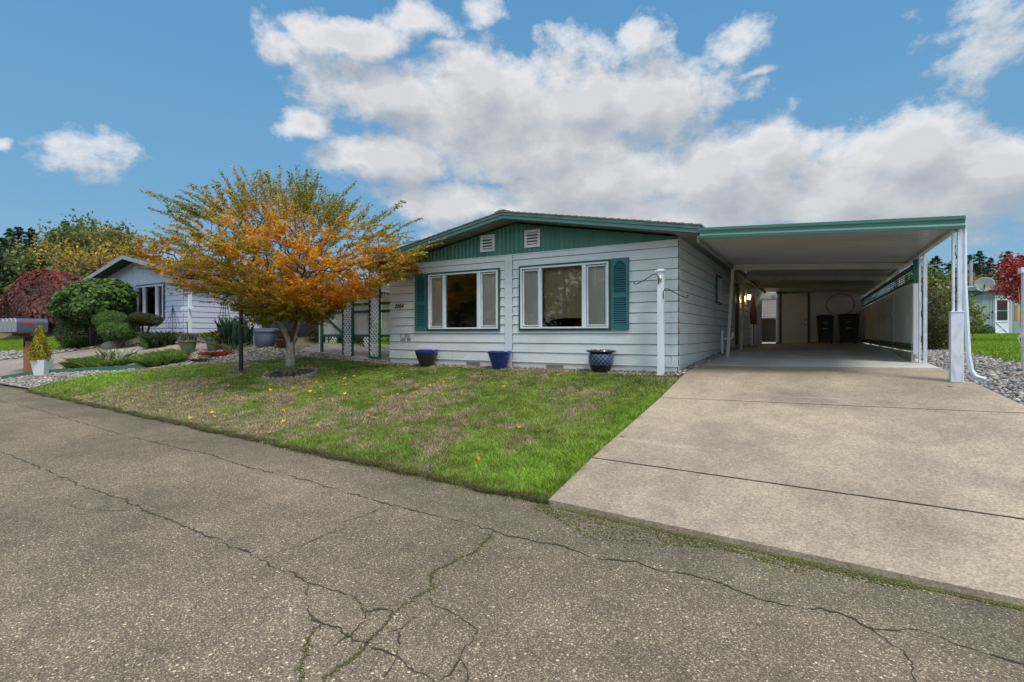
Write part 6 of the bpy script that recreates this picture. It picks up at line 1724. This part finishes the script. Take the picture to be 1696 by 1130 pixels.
# right side
i = 0
names = ['beyond the carport fence, leftmost of the group', 'second from the carport fence with a sharp tip', 'behind the street light pole', 'with a pointed crown right of the pole', 'tallest one above the grey shed', 'broad one behind the satellite dish', 'dark one behind the red tree', 'at the right picture edge']
for xp, top, d, w in ((1545, 436, 88, 4.), (1552, 432, 80, 3.6), (1574, 440, 78, 3.8), (1606, 430, 78, 4.), (1622, 424, 74, 4.), (1640, 434, 70, 4.2), (1668, 424, 66, 4.6), (1690, 430, 70, 4.5)):
    a = bear(xp); dd = math.hypot(1, (xp - 848) / 845); x, y = dirpos(a, d); h = (552.5 - top) / 845 * d / dd + 1.5 - G(x, y)
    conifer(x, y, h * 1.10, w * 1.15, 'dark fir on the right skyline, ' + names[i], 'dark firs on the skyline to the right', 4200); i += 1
x, y = dirpos(bear(1612), 56); broadleaf(x, y, 4.4, 2.4, 'rounded yellow-brown autumn tree behind the grey-blue shed', [(.26, .19, .04), (.20, .17, .05), (.34, .20, .04)], 3600, size=.22)
x, y = dirpos(bear(1556), 50); broadleaf(x, y, 3.4, 1.4, 'bright red rounded shrub-like tree peeking over the carport side', [(.30, .03, .04), (.24, .03, .03)], 2200, size=.16)
x, y = dirpos(bear(1572), 62); broadleaf(x, y, 4.2, 1.5, 'small orange tree between the dark firs and the carport post', [(.5, .24, .03), (.35, .2, .04)], 1600, size=.18)
# screens of trees further round, seen in reflections and from the side
for k in range(9):
    x = -70 + k * 17 + random.uniform(-3, 3); y = -38 + random.uniform(-4, 4)
    broadleaf(x, y, random.uniform(9, 13), 5., 'leafy street tree on the far side of the road behind the camera', OLIVE, 1500, 'trees across the road', size=.5, crown0=.15)
# big shrub behind the fence on the right
shrub('barberry', 'loose upright olive and bronze shrub just outside the carport fence', 'shrub', [(2.35, 15.9, 1.9, .42, .55, .85), (2.5, 16.3, 1.45, .5, .55, .5)], 5200, .055, [(.10, .11, .04), (.13, .09, .05), (.07, .09, .03)], 7, lump=.25, toppal=[(.2, .14, .06), (.12, .15, .04)], upbias=0)
shrub('lilac', 'yellow-green leafy shrub rising behind the bronze one, outside the carport fence', 'shrub', [(2.5, 18.2, 2.6, .75, .8, .85), (3.2, 18.6, 1.9, .65, .7, .7)], 4200, .10, [(.16, .21, .03), (.24, .26, .04), (.10, .15, .03)], 5, lump=.25)
# red tree right
x, y = dirpos(bear(1722), 26.0)
broadleaf(x, y, 3.45, 1.15, 'vivid red maple over the shed roof at the right picture edge', [(.48, .05, .055), (.38, .04, .05), (.58, .16, .08), (.30, .03, .04)], 5200, size=.10, crown0=.42, name='red_maple')

# grey-blue shed
sh_ = thing('garden_shed', 'grey-blue sided shed house with a white cross-panel door and low roof on the right', 'shed', (7.5, 35.5, G(7.5, 35.5)))
SA = Vector((5.2, 34.3, 0)); SB = Vector((9.6, 37.0, 0)); sd_ = (SB - SA).normalized(); sn = Vector((sd_.y, -sd_.x, 0))
def sp(t_, z_, o=0.): return SA + sd_ * t_ + sn * o + Vector((0, 0, z_))
LS = (SB - SA).length; gs = 1.38
mb = MB(); k = int(LS / .42)
for i in range(k):
    a, b = LS*i/k, LS*(i+1)/k - .015; mb.add([sp(a, gs), sp(b, gs), sp(b, 3.7 + .04*b), sp(a, 3.7 + .04*a)], [(0, 1, 2, 3)])
mb.add([sp(0, gs, -.03), sp(LS, gs, -.03), sp(LS, 3.95, -.03), sp(0, 3.75, -.03)], [(0, 1, 2, 3)])
mb.add([sp(0, gs, -.03), sp(0, 3.75, -.03), sp(0, 3.75, -6), sp(0, gs, -6)], [(0, 1, 2, 3)])
mb.build('wall', M['shedblue'], sh_)
mb = MB(); mb.bar(sp(-.3, 3.74, .3), sp(LS + .3, 3.95, .3), .06, .20); mb.build('fascia', mat('shed_fascia', (.13, .19, .19)), sh_)
mb = MB(); mb.add([sp(-.3, 3.83, .32), sp(LS+.3, 4.05, .32), sp(LS+.3, 4.5, -6), sp(-.3, 4.2, -6)], [(0, 1, 2, 3)]); mb.build('roof', mat('shed_roof', (.42, .41, .39), (.3, .3, .29), 3), sh_)
t0 = 3.18; t1 = 4.12
mb = MB(); mb.add([sp(t0, gs+.03, .02), sp(t1, gs+.03, .02), sp(t1, 3.48, .02), sp(t0, 3.48, .02)], [(0, 1, 2, 3)])
for a, b, c, d in ((t0, t0+.1, gs+.03, 3.48), (t1-.1, t1, gs+.03, 3.48), (t0, t1, 3.38, 3.48), (t0, t1, gs+.03, gs+.13)):
    mb.bar(sp((a+b)/2, c, .035) if b - a < .2 else sp(a, (c+d)/2, .035), sp((a+b)/2, d, .035) if b - a < .2 else sp(b, (c+d)/2, .035), .03 if b-a < .2 else .03, .1, up=sn if b - a < .2 else (0, 0, 1))
dd_ = mb.build('door', M['white'], sh_)
for z0_, z1_ in ((2.72, 3.24), (2.2, 2.68)):
    MB().add([sp(t0+.2, z0_, .04), sp(t1-.2, z0_, .04), sp(t1-.2, z1_, .04), sp(t0+.2, z1_, .04)], [(0, 1, 2, 3)]).build('door_pane', M['black'], dd_)
mb = MB(); mb.bar(sp(t0+.15, 1.52, .045), sp(t1-.15, 2.1, .045), .02, .05); mb.bar(sp(t0+.15, 2.1, .047), sp(t1-.15, 1.52, .047), .02, .05)
for zz in (1.5, 2.12): mb.bar(sp(t0+.13, zz, .045), sp(t1-.13, zz, .045), .02, .04)
mb.build('cross_panel', M['vinyl'], dd_)
MB().bar(sp(t0+.08, 2.2, .05), sp(t0+.08, 2.4, .05), .03, .04).build('handle', M['black'], dd_)
# satellite dish
dc = sp(2.15, 4.02, .6)
di = thing('satellite_dish', 'grey oval satellite dish on a bracket at the shed roof edge', 'satellite dish', dc)
face = (Vector((0, 0, EYE + .6)) - dc); face.z = 4.5; face = (face.normalized() + Vector((-.35, 0, 0))).normalized(); q_ = face.to_track_quat('Z', 'Y').to_matrix()
V = []; 
for r_, zz in ((.0, -.06), (.2, -.045), (.36, -.01), (.44, .02), (.45, .0), (.2, -.07)):
    for k in range(24):
        a = k/24*2*math.pi; V.append(tuple(dc + q_ @ Vector((r_*math.cos(a)*.95, r_*math.sin(a)*.85, zz))))
MB().add(V, [(i*24+k, i*24+(k+1) % 24, (i+1)*24+(k+1) % 24, (i+1)*24+k) for i in range(5) for k in range(24)]).build('reflector', mat('dish_grey', (.50, .50, .47)), di, smooth=True)
MB().tube([dc + face*-.05, dc + Vector((0, 0, -.35)), sp(2.0, 3.4, .03)], [.03, .03, .03], 6).tube([dc + Vector((0, 0, -.35)), dc + face*.5 + Vector((0, 0, -.25))], .015, 5).build('arm', M['black'], di)
x, y = sp(2.0, 2.2, .08).x, sp(2.0, 2.2, .08).y
hr = thing('hose_reel', 'dark coiled hose hanging on the shed wall above the hedge', 'hose', (x, y, 2.2))
c_ = sp(2.05, 2.28, .08)
MB().tube([c_ + sd_ * (.30*math.cos(a)) + Vector((0, 0, .36*math.sin(a))) for a in np.linspace(0, 2*math.pi, 21)], .06, 6).build('hose_coil', mat('purple_grey_hose', (.07, .05, .065)), hr)
MB().bar(c_ + Vector((0, 0, .3)), c_ + Vector((0, 0, .42)), .5, .08).build('hanger', M['black'], hr)
hc = sp(1.62, 1.6, .55)
shrub('box_hedge', 'low square dark green box hedge below the hose on the shed wall', 'hedge', [(hc.x + sd_.x*k*.3, hc.y + sd_.y*k*.3, 1.55, .42, .36, .44) for k in (-2, -1, 0, 1, 2)], 5200, .08, DG, 2, lump=.09, inner=.22)
# street light pole
x, y = dirpos(bear(1608), 44); z = G(x, y)
slp = thing('street_light', 'distant metal street light pole with long arms above the shed roof', 'street light', (x, y, z))
zt = EYE + (552.5 - 441) / 845 * 44 / 1.345
MB().tube([(x, y, z), (x, y, zt + .3)], [.12, .09], 8).build('pole', M['metal'], slp)
MB().tube([(x, y, zt), (x - 1.1, y + .5, zt + .35), (x - 2.4, y + 1.2, zt + .15)], [.05, .04, .03], 6).build('arm', M['metal'], slp)
MB().box(x - 2.8, x - 2.3, y + 1.1, y + 1.35, zt + .05, zt + .2).build('lamp_head', M['metal'], slp)
# neighbour carport post at the right picture edge
x, y = dirpos(bear(1699), 11.0); z = G(x, y)
rp = thing('neighbour_post', 'white square post with a looped rope at the right picture edge', 'post', (x, y, z))
MB().box(x - .04, x + .08, y - .06, y + .06, z - .02, 2.42).build('post', M['vinyl'], rp, bevel=.006)
MB().box(x - .07, x + .6, y - .08, y + .08, 2.42, 2.5).build('beam', M['vinyl'], rp)
mb = MB()
for k in range(3): mb.tube([(x - .07 + .015*k, y - .12, 1.52 - .02*k + .0), (x - .12, y - .12, 1.42), (x - .08, y - .12, 1.30), (x + .0, y - .12, 1.36 + .02*k), (x + .06, y - .12, 1.47)], .010, 5)
mb.build('rope', M['cream'], rp)
x2, y2 = dirpos(bear(1684), 14.0)
bh = thing('bamboo_chime', 'small tan hanging wind chime beyond the white post', 'wind chime', (x2, y2, 1.9))
MB().tube([(x2, y2, 1.75), (x2, y2, 2.05)], .045, 8).tube([(x2 + .06, y2, 1.6), (x2 + .06, y2, 2.0)], .015, 5).tube([(x2 + .05, y2, 2.0), (x2 + .02, y2, 2.4)], .004, 4).build('chime', mat('tan_bamboo', (.55, .40, .22)), bh)

# ---------------------------------------------------------------- houses across the road (seen reflected in the windows)
def far_house(x0, x1, y, label, m, gable=3.9):
    t = thing('opposite_house', label, 'house', ((x0+x1)/2, y, 0), 'houses across the road')
    mb = siding_mb(MB(), 'Y', y, x0, x1, .3, 2.8, .22, .3, [], face=1); mb.box(x0, x1, y - 6, y - .01, .0, 2.8)
    mb.prism([(x0, 2.8), (x1, 2.8), ((x0+x1)/2, gable)], y - .05, y + .015)
    w_ = mb.build('wall', m, t)
    c = (x0 + x1) / 2; mb = MB()
    mb.add([(x0-.5, y+.5, 2.7), (c, y+.5, gable+.05), (c, y-6, gable+.05), (x0-.5, y-6, 2.7), (x1+.5, y+.5, 2.7), (x1+.5, y-6, 2.7)], [(0, 1, 2, 3), (1, 4, 5, 2)])
    mb.build('roof', M['shingle'], t)
    for a in (x0 + 1.2, x1 - 3.2):
        w = MB().box(a - .08, a + 2.08, y + .02, y + .05, 1.0, 2.3).build('window', M['vinyl'], t)
        MB().box(a, a + .95, y + .051, y + .055, 1.08, 2.22).box(a + 1.02, a + 2.0, y + .051, y + .055, 1.08, 2.22).build('pane', M['black'], w)
far_house(-30, -21.5, -12.5, 'beige sided house across the road, reflected in the left window', M['beige'])
far_house(-13, -5, -14, 'pale house across the road, right behind the camera', M['siding_blue'])
far_house(0, 9, -13, 'white house across the road, behind the camera to the right', M['siding'])
broadleaf(-21.5, -9.0, 8.5, 3.6, 'leafy yard tree across the road between the beige and pale houses', OLIVE, 9000, 'trees across the road', size=.26, crown0=.42)
broadleaf(-14.2, -10.5, 9.5, 4.4, 'big dense street tree across the road, reflected in the right window', DG, 15000, 'trees across the road', size=.34, crown0=.08)
broadleaf(-5.0, -10.5, 6.0, 2.8, 'round olive yard tree across the road behind the camera', OLIVE, 4200, 'trees across the road', size=.2, crown0=.3)
